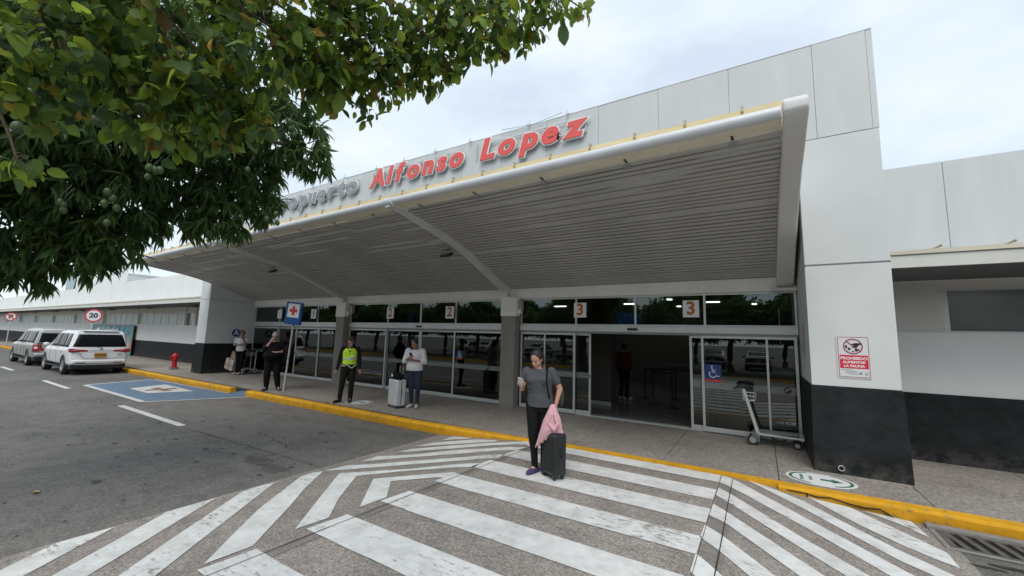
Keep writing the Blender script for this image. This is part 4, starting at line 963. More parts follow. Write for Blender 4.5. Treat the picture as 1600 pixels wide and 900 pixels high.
# ================================================================== PEOPLE
def remesh(mb, name, m, parent, vox, smooth=4, fac=.5, label=None):
    o = mb.build(name, m, parent, fixn=True)
    r = o.modifiers.new('r', 'REMESH'); r.mode = 'VOXEL'; r.voxel_size = vox
    s = o.modifiers.new('s', 'SMOOTH'); s.iterations = smooth; s.factor = fac
    bake(o); me = o.data
    if not me.materials: me.materials.append(m)
    me.polygons.foreach_set('use_smooth', [True]*len(me.polygons))
    if label: o['label'] = label
    return o
V = Vector
def lerp(a, b, t): return V(a)*(1-t)+V(b)*t
def loft(b, rings, k=16):
    """closed surface through elliptical rings: (centre, half width, half depth, yaw)"""
    vs = []; fs = []
    for c, w, d, yaw in rings:
        for j in range(k):
            t = 2*math.pi*j/k; x = w*math.cos(t); y = d*math.sin(t)
            vs.append((c[0]+x*math.cos(yaw)-y*math.sin(yaw), c[1]+x*math.sin(yaw)+y*math.cos(yaw), c[2]))
    n = len(rings)
    for i in range(n-1):
        for j in range(k): fs.append((i*k+j, i*k+(j+1) % k, (i+1)*k+(j+1) % k, (i+1)*k+j))
    fs += [tuple(range(k))[::-1], tuple((n-1)*k+j for j in range(k))]
    return b.add(vs, fs)
def hand(b, w, d, palm_n, size=1.0, curl=.5, side=1):
    """palm from wrist w along d, back of hand facing palm_n; four unequal curled fingers and a side thumb"""
    d = V(d).normalized(); n = V(palm_n); n = (n-d*n.dot(d)).normalized(); s = d.cross(n)*side; w = V(w); u = .075*size
    b.cap(w, w+d*u*.55, .024*size, .028*size, 8)
    for o_ in (-.022, -.007, .009, .023): b.cap(w+d*u*.35+s*o_*.8*size, w+d*u*1.1+s*o_*size, .013*size, .0115*size, 8)
    for o_, l_ in ((-.026, .060), (-.0085, .075), (.009, .080), (.0265, .070)):
        p = w+d*u*1.1+s*o_*size; q = p+(d*math.cos(curl*.6)-n*math.sin(curl*.6))*l_*.45*size; r_ = q+(d*math.cos(curl*1.6)-n*math.sin(curl*1.6))*l_*.32*size; t = r_+(d*math.cos(curl*2.4)-n*math.sin(curl*2.4))*l_*.25*size
        b.cap(p, q, .0095*size, .0088*size, 7); b.cap(q, r_, .0088*size, .008*size, 7); b.cap(r_, t, .008*size, .0068*size, 7)
    p = w+d*u*.25+s*.02*size; q = p+(d*.55+s*.8-n*.25).normalized()*.038*size; r_ = q+(d*.9+s*.3-n*.45).normalized()*.032*size
    b.cap(p, q, .013*size, .0105*size, 8); b.cap(q, r_, .0105*size, .008*size, 8)

def person(label, loc, rz, H, J, skin, top, bottom, shoe, hair, vox=.012, sleeves='short', hairstyle='short', belly=0, wide=1.0, coll=None, hs=1.0, facing=0, nod=0, group=None, woman=False, curlL=.5, curlR=.5, palmL=(0, -1, 0), palmR=(0, -1, 0)):
    """J: joints in metres for a 1.70 m figure, facing -Y, x to the viewer's right; L/R = viewer's left/right"""
    t = thing('person', label, 'person', loc, rz, group); s = H/1.70
    D = dict(pel=(0, 0, .93), wai=(0, .0, 1.08), che=(0, 0, 1.28), nk=(0, .0, 1.43), hd=(0, -.01, 1.585),
             sL=(-.18, 0, 1.385), sR=(.18, 0, 1.385), eL=(-.23, .02, 1.11), eR=(.23, .02, 1.11), wL=(-.25, -.03, .87), wR=(.25, -.03, .87), dL=None, dR=None,
             hL=(-.09, 0, .90), hR=(.09, 0, .90), kL=(-.10, -.02, .50), kR=(.10, -.02, .50), aL=(-.105, .03, .09), aR=(.105, .03, .09), fL=(-.14, -.14, .035), fR=(.14, -.14, .035))
    D.update(J); P = {k: (V(v)*s if v is not None else None) for k, v in D.items()}
    w = wide; ca = lambda b, a, c, ra, rb: b.cap(P[a] if isinstance(a, str) else a, P[c] if isinstance(c, str) else c, ra*s, rb*s, 12)
    # ---- body, one continuous surface
    b = MB(); yaw = 0
    sh = (P['sR']-P['sL']); yaw = math.atan2(sh.y, sh.x)
    tw = .158 if woman else .165
    rings = [(P['pel']+V((0, 0, -.06*s)), .13*w*s, .09*w*s, yaw*.3), (P['pel'], .155*w*s, .105*w*s, yaw*.3), (P['wai'], (.125 if woman else .14)*w*s, .095*w*s, yaw*.6), (P['che'], tw*w*s, .11*w*s, yaw), (lerp(P['che'], P['nk'], .55), .155*w*s, .095*s, yaw), (lerp(P['che'], P['nk'], .85), .10*s, .07*s, yaw), (P['nk'], .058*s, .058*s, yaw)]
    loft(b, rings)
    hq = Euler((R(nod), 0, R(facing))).to_matrix(); hc = P['hd']
    h = lambda x, y, z: hc+hq @ V((x, y, z))*s*hs
    b.cap(P['nk']-V((0, 0, .03*s)), hc+hq @ V((0, .02, -.05))*s, .055*s, .050*s, 12)
    M4 = hq.to_4x4(); S1 = s*hs
    b.ell(h(0, .015, .03), (.077*S1, .094*S1, .092*S1), M4, 18, 12)           # skull
    b.ell(h(0, -.012, -.035), (.064*S1, .074*S1, .082*S1), M4, 16, 10)        # face
    b.ell(h(0, -.048, -.092), (.032*S1, .030*S1, .026*S1), M4)                # chin
    b.ell(h(-.036, -.05, -.04), (.024*S1, .026*S1, .028*S1), M4); b.ell(h(.036, -.05, -.04), (.024*S1, .026*S1, .028*S1), M4)
    b.cap(h(0, -.083, .0), h(0, -.100, -.035), .008*S1, .0135*S1, 8)            # nose
    b.ell(h(0, -.084, -.068), (.024*S1, .012*S1, .010*S1), M4)                # lips
    b.ell(h(-.030, -.075, .014), (.022*S1, .010*S1, .007*S1), M4); b.ell(h(.030, -.075, .014), (.022*S1, .010*S1, .007*S1), M4)
    for sx in (-1, 1): b.ell(h(sx*.078, .012, -.012), (.010*S1, .020*S1, .030*S1), M4)
    for q in 'LR':
        k = 1.0 if woman else 1.08
        ca(b, 's'+q, 'e'+q, .050*k*max(1, w*.92), .038*k*w); ca(b, 'e'+q, 'w'+q, .038*k*w, .026*k)
        dd = P['w'+q]-P['e'+q] if P['d'+q] is None else V(D['d'+q])
        hand(b, P['w'+q], dd, palmL if q == 'L' else palmR, s*1.02, curlL if q == 'L' else curlR, 1 if q == 'L' else -1)
        ca(b, 'h'+q, 'k'+q, .085*w, .055*w); ca(b, 'k'+q, 'a'+q, .053*w, .035)
        ca(b, 'a'+q, 'f'+q, .033, .028)
    body = remesh(b, 'body', skin, t, vox, 3, .5)
    # ---- trousers
    b = MB(); 
    for q in 'LR':
        mid = lerp(P['k'+q], P['a'+q], .45)
        ca(b, 'h'+q, 'k'+q, .103*w, .072*w if not woman else .066*w); ca(b, 'k'+q, mid, .072*w if not woman else .066*w, .066*w if not woman else .054); ca(b, mid, P['a'+q]+V((0, 0, -.045*s)), .066*w if not woman else .054, .058 if not woman else .043)
    loft(b, [(P['pel']+V((0, 0, -.10*s)), .14*w*s, .10*w*s, 0), (P['pel'], .175*w*s, .125*w*s, 0), (lerp(P['pel'], P['wai'], .7), .155*w*s, .115*w*s, 0)])
    tr = remesh(b, 'trousers', bottom, t, vox*.95, 3, .5)
    # ---- top
    b = MB(); bel = belly
    hem = P['pel']+V((0, 0, -.03*s))
    loft(b, [(hem, .178*w*s, (.132+bel*.3)*w*s, yaw*.3), (lerp(P['pel'], P['wai'], .5)+V((0, -bel*.25*s, 0)), (.168+bel*.5)*w*s, (.128+bel)*w*s, yaw*.4), (P['wai']+V((0, -bel*.2*s, 0)), (.155+bel*.4)*w*s, (.120+bel)*w*s, yaw*.6), (lerp(P['wai'], P['che'], .5), (.160+bel*.2)*w*s, (.122+bel*.5)*w*s, yaw*.8), (P['che'], .178*w*s, (.132 if woman else .125)*w*s, yaw), (lerp(P['che'], P['nk'], .5), .178*w*s, .108*s, yaw), (lerp(P['che'], P['nk'], .78), .125*s, .085*s, yaw), (lerp(P['che'], P['nk'], .97), .072*s, .068*s, yaw)], 20)
    if woman:
        for sx in (-1, 1):
            o_ = V((sx*.075*w, -.095, 0)); c_ = math.cos(yaw); s_ = math.sin(yaw); b.ell(P['che']+V((o_.x*c_-o_.y*s_, o_.x*s_+o_.y*c_, -.02))*s if 0 else P['che']+V((o_.x*c_-o_.y*s_, o_.x*s_+o_.y*c_, -.015))*s, (.072*s, .058*s, .070*s))
    for q in 'LR':
        k = w
        if sleeves == 'short': e_ = lerp(P['s'+q], P['e'+q], .58); b.cap(P['s'+q], e_, .060*k*s, .058*k*s)
        elif sleeves == 'elbow': e_ = lerp(P['e'+q], P['w'+q], .22); b.cap(P['s'+q], P['e'+q], .070*k*s, .060*k*s); b.cap(P['e'+q], e_, .058*k*s, .056*k*s)
        else: b.cap(P['s'+q], P['e'+q], .070*k*s, .055*k*s); b.cap(P['e'+q], lerp(P['e'+q], P['w'+q], .97), .055*k*s, .037*s)
    # folds: shallow ridges
    for i in range(7):
        a = random.uniform(-.9, .9); z = random.uniform(.0, 1); p = lerp(P['pel'], P['che'], z)+V((a*.12*w, -(.118+bel*.9*(1-abs(z-.35)))*w, 0))*s
        b.cap(p, p+V((random.uniform(-.05, .05), .008, random.uniform(-.03, .03)))*s, .010*s, .006*s, 6)
    tp = remesh(b, 'shirt', top, t, vox*.95, 3, .45)
    # ---- shoes
    for q in 'LR':
        b = MB(); a, f = P['a'+q], P['f'+q]; dn = (f-a); dn.z = 0; dn.normalize(); 
        heel = V((a.x, a.y, 0))-dn*.045*s; toe = V((f.x, f.y, 0))+dn*.045*s; z0 = (min(a.z-.09*s, f.z-.035*s))
        toez = f.z-.035*s; heelz = a.z-.09*s
        b.cap(heel+V((0, 0, heelz+.045*s)), lerp(heel, toe, .5)+V((0, 0, (heelz+toez)/2+.042*s)), .043*s, .044*s); b.cap(lerp(heel, toe, .5)+V((0, 0, (heelz+toez)/2+.040*s)), toe+V((0, 0, toez+.034*s)), .046*s, .034*s); b.cap(a+V((0, 0, -.01))*s, a+V((0, 0, -.05))*s, .044*s, .045*s)
        remesh(b, 'shoe', shoe, t, vox*.9, 2)
    # ---- hair
    b = MB()
    if hairstyle != 'cap':
        b.ell(h(0, .028, .045), (.086*S1, .096*S1, .090*S1), M4, 18, 12); b.ell(h(0, .055, .0), (.078*S1, .062*S1, .085*S1), M4, 14, 10)
        for sx in (-1, 1): b.cap(h(sx*.066, -.02, .05), h(sx*.074, .02, -.02), .018*S1, .014*S1)
    if hairstyle == 'tail':
        b.ell(h(0, .115, .06), (.030*S1, .028*S1, .030*S1)); b.cap(h(0, .125, .055), h(.02, .15, -.02), .026*S1, .028*S1); b.cap(h(.02, .15, -.02), h(.025, .13, -.14), .028*S1, .012*S1)
    if hairstyle == 'bun': b.ell(h(0, .11, .05), (.045*S1, .04*S1, .042*S1))
    if hairstyle == 'cap':
        b.ell(h(0, .012, .060), (.088*S1, .104*S1, .062*S1), M4, 18, 10); b.ell(h(0, .05, .01), (.076*S1, .06*S1, .05*S1), M4)
        b.add([h(-.07, -.06, .05), h(.07, -.06, .05), h(.055, -.145, .035), h(-.055, -.145, .035), h(-.07, -.06, .062), h(.07, -.06, .062), h(.055, -.145, .045), h(-.055, -.145, .045)], [(0, 1, 2, 3), (4, 5, 6, 7), (0, 1, 5, 4), (1, 2, 6, 5), (2, 3, 7, 6), (3, 0, 4, 7)])
    remesh(b, 'cap' if hairstyle == 'cap' else 'hair', hair, t, vox*.8, 2)
    # ---- face details
    EY = mat('eye_dark', (.02, .012, .01), .3); LP = mat('lips', (.30, .10, .08), .5); EB = mat('brow', (.03, .02, .015), .8)
    for sx in (-1, 1):
        q = MB(); q.ell(h(sx*.030, -.0805, -.002), (.012*S1, .006*S1, .0055*S1), M4, 10, 6); q.build('eye', EY, t, smooth=True)
        q = MB(); q.cap(h(sx*.016, -.086, .018), h(sx*.046, -.074, .018), .0035*S1, .003*S1, 6); q.build('eyebrow', EB, t, smooth=True)
    q = MB(); q.cap(h(-.019, -.0905, -.068), h(.019, -.0905, -.068), .0045*S1, .0045*S1, 6); q.build('mouth', LP, t, smooth=True)
    return t, P, s, h
SKIN = mat('skin_tan', (.48, .26, .175), .5, var=.08, vs=14); SKIN2 = mat('skin_brown', (.30, .155, .10), .5, var=.08, vs=14); SKIN3 = mat('skin_light', (.45, .27, .20), .5, var=.06, vs=14)
HAIR = mat('hair_dark', (.014, .010, .008), .6, var=.4, vs=40, stretch=(1, 1, .3)); HAIRG = mat('hair_grey', (.30, .29, .28), .6, var=.2, vs=40)
GREYT = mat('charcoal_tee', (.062, .066, .076), .85, var=.14, vs=9, bump=.3, bs=18); WHT = mat('white_shirt', (.66, .66, .67), .8, var=.04, vs=8, bump=.25, bs=14)
BLKC = mat('black_cloth', (.007, .007, .008), .9, var=.2, vs=8, bump=.25, bs=14, spec=.15); BLKC2 = mat('black_leggings', (.008, .008, .009), .8, var=.2, vs=8, spec=.2)
UNI = mat('guard_uniform', (.014, .013, .009), .85, var=.2, vs=8, spec=.15); JEAN = mat('dark_jeans', (.018, .026, .05), .85, var=.2, vs=10, bump=.2, bs=30)
PURP = mat('purple_shoe', (.075, .045, .16), .7, var=.2, vs=20); WSHOE = mat('white_shoe', (.6, .6, .6), .6)

# woman with phone and black case, on the crossing
W1, P1, s1, h1 = person('woman in a grey T-shirt and black leggings looking at her phone on the zebra crossing', (-2.53, 4.87, ZP), R(13), 1.585,
    dict(pel=(.02, 0, .93), wai=(.01, 0, 1.09), che=(-.01, -.01, 1.28), nk=(-.02, -.02, 1.43), hd=(-.035, -.065, 1.555), sL=(-.185, -.01, 1.375), sR=(.165, .02, 1.385), eL=(-.255, .0, 1.13), wL=(-.215, -.17, 1.17), dL=(.35, -.75, .35),
         eR=(.285, .05, 1.15), wR=(.245, -.03, .93), dR=(-.3, -.2, -1), hL=(-.08, 0, .91), hR=(.10, .01, .90), kL=(-.06, -.06, .50), kR=(.085, .03, .49), aL=(-.035, -.035, .09), aR=(.05, .11, .09), fL=(-.075, -.135, .035), fR=(.09, -.03, .035)),
    SKIN, GREYT, BLKC2, PURP, HAIR, vox=.0072, sleeves='short', hairstyle='tail', wide=1.13, woman=True, facing=-14, nod=26, hs=1.0, curlL=.9, curlR=1.2, palmL=(.2, .3, -1), palmR=(1, 0, 0))
ph = thing('phone', 'white backed phone held up in the woman in grey\'s hand', 'phone', W1.matrix_basis @ (P1['wL']+V((.012, -.115, .075))*s1)); ph.rotation_euler = (R(-52), R(20), R(11))
q = MB(); q.box(-.037, .037, -.078, .078, -.0045, .0045); q.build('case', mat('phone_case', (.62, .55, .52), .4), ph, bevel=.006)
q = MB(); q.box(-.034, .034, -.074, .074, .0046, .0056); q.build('screen', mat('phone_screen', (.02, .02, .025), .1), ph)
q = MB(); q.box(-.030, -.008, .045, .068, -.006, -.0046); q.build('camera_bump', BLKP, ph)
# crossbody strap on her shirt
b = MB(); pts = []
for i in range(12):
    t_ = i/11; p = lerp(P1['sR']+V((-.045, -.055, .045))*s1, P1['pel']+V((.15, -.075, .10))*s1, t_); p.y -= .085*math.sin(math.pi*min(1, t_*1.05))*s1+.015; pts.append(p)
b.tube(pts, .010, 6); b.build('bag_strap', BLKC, W1, smooth=True)
# black bag behind her right hip (viewer's right)
bg_ = thing('shoulder_bag', 'grey green bag hanging behind the woman in grey at her hip', 'bag', W1.matrix_basis @ (P1['pel']+V((.26, .13, .10))*s1), R(-10))
q = MB(); q.ell((0, 0, 0), (.05, .045, .13)); o_ = q.build('bag', mat('bag_green', (.045, .06, .055), .7, bump=.3, bs=20), bg_, smooth=True)
q = MB(); q.tube([(-.02, -.03, .18), (-.07, -.07, .36), (-.12, -.04, .47)], .010, 6); q.build('strap', BLKC, bg_, smooth=True)

# pink jacket draped over her arm and the case handle: folded sheet with real thickness
jk = thing('pink_jacket', 'pale pink jacket draped from the hand of the woman in grey over her black suitcase', 'jacket', (0, 0, 0))
PINK = mat('pink_cloth', (.66, .37, .41), .85, var=.07, vs=9, bump=.5, bs=9)
wr_ = W1.matrix_basis @ (P1['wR']+V((-.02, -.09, -.05))*s1)
X1 = Vector((math.cos(R(8)), math.sin(R(8)), 0)); Y1 = Vector((-X1.y, X1.x, 0))
def jp(a, y, z): return wr_+X1*a+Y1*y+V((0, 0, z))
b = MB()
# fan of hanging folds, each a tapered tube, merged into one cloth
for i, (a0, a1, z1, r0, r1, yy_) in enumerate([(-.02, -.205, -.62, .030, .012, -.05), (-.02, -.165, -.57, .032, .028, -.06), (-.01, -.115, -.50, .034, .034, -.075), (.0, -.065, -.44, .036, .036, -.08), (.01, -.015, -.40, .036, .036, -.07), (.02, .04, -.36, .036, .034, -.06), (.03, .085, -.34, .034, .030, -.045), (.035, .125, -.37, .030, .02, -.03), (.04, .16, -.41, .026, .010, -.02), (.0, -.14, -.52, .03, .03, -.03), (.0, .02, -.40, .03, .03, -.02)]):
    p0_ = jp(a0*.6, -.01, .05); p1_ = jp(a0+(a1-a0)*.35, yy_*.9, z1*.24); p2_ = jp(a0+(a1-a0)*.75, yy_*1.1, z1*.54); p3_ = jp(a1, yy_, z1*.76)
    b.cap(p0_, p1_, r0*.75, r0*1.15, 8); b.cap(p1_, p2_, r0*1.15, r1*1.05, 8); b.cap(p2_, p3_, r1*1.05, r1*.85, 8)
b.cap(jp(.05, -.09, -.04), jp(.10, -.10, -.14), .022, .022, 8); b.cap(jp(.10, -.10, -.14), jp(.06, -.115, -.22), .022, .02, 8); b.cap(jp(.06, -.115, -.22), jp(-.02, -.11, -.15), .02, .016, 8); b.cap(jp(-.02, -.11, -.15), jp(.0, -.10, -.05), .016, .018, 8)
remesh(b, 'cloth', PINK, jk, .008, 3, .4)

# black cabin case
def suitcase(name, label, loc, rz, w, d, h, m, ridges, handle, pull=.0, tilt=0):
    t = thing(name, label, 'suitcase', loc, rz); z0 = .05
    q = MB(); q.box(-w/2, w/2, -d/2, d/2, z0, z0+h); sh = q.build('shell', m, t, bevel=.035, seg=4, smooth=True, angle=60)
    for i in range(ridges):
        x = -w/2+.05+(w-.1)*i/(ridges-1); q = MB(); q.box(x-.007, x+.007, -d/2-.005, -d/2+.01, z0+.05, z0+h-.05); q.box(x-.007, x+.007, d/2-.01, d/2+.005, z0+.05, z0+h-.05); q.box(x-.007, x+.007, -d/2+.04, d/2-.04, z0+h-.01, z0+h+.004); q.build('ridge', m, sh, bevel=.004)
    q = MB(); q.box(-w/2-.003, w/2+.003, -.008, .008, z0+.04, z0+h-.04); q.box(-w/2+.04, w/2-.04, -.008, .008, z0+h-.001, z0+h+.003); q.build('zip', BLKP, t, bevel=.002)
    q = MB(); q.tube([(-.07, 0, z0+h), (-.065, 0, z0+h+.022), (.065, 0, z0+h+.022), (.07, 0, z0+h)], .009, 8); q.build('carry_handle', BLKP, t, smooth=True)
    q = MB(); q.tube([(w/2, 0, z0+h*.45), (w/2+.022, 0, z0+h*.47), (w/2+.022, 0, z0+h*.63), (w/2, 0, z0+h*.65)], .008, 8); q.build('side_handle', BLKP, t, smooth=True)
    if pull: 
        q = MB(); q.tube([(-.075, d/2-.03, z0+h-.02), (-.075, d/2-.03, z0+h+pull)], .007, 8); q.tube([(.075, d/2-.03, z0+h-.02), (.075, d/2-.03, z0+h+pull)], .007, 8); q.build('pull_rod', handle, t, smooth=True)
        q = MB(); q.tube([(-.085, d/2-.03, z0+h+pull-.01), (-.08, d/2-.03, z0+h+pull+.012), (.08, d/2-.03, z0+h+pull+.012), (.085, d/2-.03, z0+h+pull-.01)], .013, 8); q.build('grip', BLKP, t, smooth=True)
    for sx in (-1, 1):
        for sy in (-1, 1):
            q = MB(); q.lathe([(0, -.012), (.022, -.012), (.024, -.006), (.024, .006), (.022, .012), (0, .012)], k=14, M=Matrix.Translation((sx*(w/2-.04), sy*(d/2-.04), .024)) @ Matrix.Rotation(R(90), 4, 'Y'))
            q.box(sx*(w/2-.04)-.018, sx*(w/2-.04)+.018, sy*(d/2-.04)-.018, sy*(d/2-.04)+.018, .03, z0+.02); q.build('wheel', BLKP, t, smooth=True)
    return t
suitcase('suitcase', 'upright black ribbed cabin suitcase beside the woman in grey on the crossing', (-2.275, 4.80, ZP+.007), R(-28), .285, .20, .50, mat('case_black', (.016, .018, .02), .38, var=.2, vs=14, bump=.15, bs=20), 6, CHROME, .05)

# security guard
G1, PG, sg, hg = person('security guard in dark uniform, cap and fluorescent yellow vest standing on the kerb', (-8.76, 6.58, .152), R(46), 1.60,
    dict(wL=(-.29, -.06, .84), wR=(.27, -.06, .86), eL=(-.25, .03, 1.10), eR=(.24, .03, 1.10), kL=(-.14, -.03, .50), aL=(-.185, -.01, .09), fL=(-.26, -.12, .035), kR=(.09, -.03, .50), aR=(.075, .03, .09), fR=(.085, -.15, .035), hd=(.01, -.02, 1.585)),
    SKIN2, UNI, UNI, mat('boot', (.012, .012, .012), .4), mat('cap_olive', (.03, .026, .015), .8), vox=.012, sleeves='long', hairstyle='cap', facing=12, nod=4, hs=1.06)
VEST = mat('vest_yellow', (.46, .72, .03), .7, var=.12, vs=14, bump=.4, bs=16)
b = MB(); P = PG
loft(b, [(lerp(P['pel'], P['wai'], .30), .182*sg, .136*sg, 0), (P['wai'], .172*sg, .134*sg, 0), (P['che'], .192*sg, .140*sg, 0), (lerp(P['che'], P['nk'], .5), .180*sg, .116*sg, 0), (lerp(P['che'], P['nk'], .80), .12*sg, .094*sg, 0)], 20)
remesh(b, 'vest', VEST, G1, .011, 3)
b = MB(); loft(b, [(lerp(P['wai'], P['che'], .12)+V((0, 0, 0)), .178*sg, .141*sg, 0), (lerp(P['wai'], P['che'], .34), .183*sg, .1435*sg, 0)], 24); b.build('reflective_band', mat('reflective', (.55, .58, .50), .35), G1, smooth=True)
b = MB(); b.cap(P['che']+V((.05, -.145, -.10))*sg, P['che']+V((.10, -.138, -.10))*sg, .02, .02, 8); b.build('badge', SIGNW, G1, smooth=True)
b = MB(); c0 = P['pel']; b.tube([c0+V((-.17, -.09, .02)), c0+V((-.09, -.135, .01)), c0+V((-.05, -.14, .05)), c0+V((0, -.14, .01)), c0+V((.08, -.14, -.04)), c0+V((.16, -.09, .04))], .010, 6); b.build('vest_trim', mat('trim_white', (.6, .65, .5), .6), G1, smooth=True)
b = MB(); b.add([P['nk']+V((-.055, -.085, -.03)), P['nk']+V((.055, -.085, -.03)), P['che']+V((0, -.142, -.0))], [(0, 1, 2)]); b.build('collar', UNI, G1, fixn=False)
b = MB(); b.cap(hg(0, -.10, -.075), hg(0, -.145, -.085), .008, .006, 6); b.build('whistle', SIGNW, G1, smooth=True)

# woman in white with the silver case
W2, P2, s2, h2 = person('woman in a white blouse and dark jeans using a phone beside a silver suitcase', (-7.06, 7.12, .152), R(30), 1.60,
    dict(hd=(-.02, -.05, 1.57), eL=(-.25, -.03, 1.13), wL=(-.10, -.22, 1.22), dL=(.8, -.4, .5), eR=(.25, -.02, 1.12), wR=(.0, -.23, 1.18), dR=(-.8, -.3, .6), kL=(-.05, -.03, .5), kR=(.12, -.03, .5), aL=(-.04, .03, .09), aR=(.10, .02, .09), fL=(-.07, -.14, .035), fR=(.13, -.15, .035)),
    SKIN2, WHT, JEAN, WSHOE, HAIR, vox=.012, sleeves='elbow', hairstyle='bun', wide=1.18, woman=True, facing=-18, nod=22, belly=.02, curlL=1, curlR=1)
p_ = thing('phone', 'phone held by the woman in the white blouse', 'phone', W2.matrix_basis @ (P2['wL']+V((.06, -.05, .09))*s2)); p_.rotation_euler = (R(-45), 0, R(28))
q = MB(); q.box(-.035, .035, -.07, .07, -.004, .004); q.build('case', BLKP, p_, bevel=.005); q = MB(); q.box(-.032, .032, -.066, .066, .0041, .005); q.build('screen', MATS['phone_screen'], p_)
b = MB(); b.cap(h2(-.05, -.05, .105), h2(.05, -.045, .11), .018, .018, 8); b.build('sunglasses', mat('shades', (.05, .08, .08), .2), W2, smooth=True)
b = MB(); b.ell(P2['pel']+V((-.20, .02, .02)), (.07, .05, .14)); b.build('brown_bag', mat('brown_leather', (.10, .045, .025), .6), W2, smooth=True)
suitcase('suitcase', 'tall silver grey suitcase standing in front of the woman in the white blouse', (-7.33, 6.86, .152), R(-14), .42, .24, .60, mat('case_silver', (.58, .60, .62), .3, metal=.15, var=.05, vs=5), 7, CHROME, .30)
hb_ = thing('travel_bag', 'black soft travel bag with a white tag resting on top of the silver suitcase', 'bag', (-7.33, 6.84, .152+.65), R(-14))
q = MB(); q.ell((0, 0, .07), (.23, .12, .085)); q.ell((.13, -.02, .05), (.11, .1, .07)); q.ell((-.14, 0, .05), (.10, .1, .07)); remesh(q, 'bag', BLKC, hb_, .012, 3)
q = MB(); q.prism(disc(.035, 18, 0, .0)[0], 'y', -.135, -.13); q.build('tag', SIGNW, hb_, loc=(.0, 0, .09))
q = MB(); q.tube([(-.1, -.03, .1), (-.06, -.05, .2), (.06, -.05, .2), (.1, -.03, .1)], .009, 6); q.build('strap', BLKC, hb_, smooth=True)

# man in black
M1_, PM, sm_, hm = person('heavy grey haired man all in black covering his mouth with his hand', (-12.02, 6.46, .156), R(48), 1.64,
    dict(eL=(-.22, -.12, 1.20), wL=(-.06, -.20, 1.44), dL=(.4, .3, 1), eR=(.33, .0, 1.15), wR=(.12, -.22, 1.12), dR=(-.9, -.3, 0), sL=(-.20, 0, 1.39), sR=(.21, 0, 1.39), kL=(-.12, -.03, .5), kR=(.13, -.03, .5), aL=(-.13, .03, .09), aR=(.19, .02, .09), fL=(-.17, -.14, .035), fR=(.26, -.14, .035), hL=(-.10, 0, .9), hR=(.12, 0, .9)),
    SKIN3, BLKC, BLKC, mat('grey_shoe', (.10, .10, .11), .6), HAIRG, vox=.013, sleeves='elbow', hairstyle='short', wide=1.32, belly=.09, facing=8, nod=8, hs=1.05, curlL=1.0)
b = MB()
for sx in (-1, 1): b.ell(hm(sx*.03, -.088, -.002), (.022, .008, .016), k=10, n=6)
b.cap(hm(-.07, -.07, 0), hm(.07, -.07, 0), .004, .004, 6); b.build('glasses', BLKP, M1_, smooth=True)
jb = thing('dark_jacket', 'black jacket bundled over the forearm of the heavy man in black', 'jacket', M1_.matrix_basis @ (PM['eR']+V((.06, -.06, -.04))*sm_))
q = MB(); q.ell((.02, 0, .10), (.19, .13, .13)); q.ell((.08, .0, -.06), (.14, .12, .22)); q.ell((.02, -.03, -.20), (.09, .08, .14)); q.ell((-.05, -.02, .04), (.16, .12, .10)); remesh(q, 'cloth', BLKC, jb, .016, 4)

# man in white shirt by the left wall
M2_, PW, sw, hw = person('young man in a white shirt standing by the shaded left wall, hand at his face', (-17.15, 7.95, .152), R(48), 1.66,
    dict(eL=(-.24, -.02, 1.13), wL=(.02, -.20, 1.16), dL=(1, -.1, .2), eR=(.20, -.12, 1.18), wR=(.06, -.16, 1.42), dR=(-.2, .1, 1), kL=(-.06, -.02, .5), kR=(.07, -.03, .5), aL=(-.07, .03, .09), aR=(.06, .0, .09), fL=(-.12, -.13, .035), fR=(.05, -.17, .035)),
    SKIN2, WHT, BLKC, WSHOE, HAIR, vox=.016, sleeves='short', hairstyle='short', facing=22, nod=6)

# person inside the hall (red top, dark) and dim figures reflected are left to the reflections
IN1 = person('dim figure in a dark red top standing with back turned inside the open doorway', (-3.45, 12.0, .15), R(160), 1.62, dict(), SKIN2, mat('dark_red_top', (.09, .012, .012), .8), BLKC, WSHOE, HAIR, vox=.022, sleeves='long')[0]

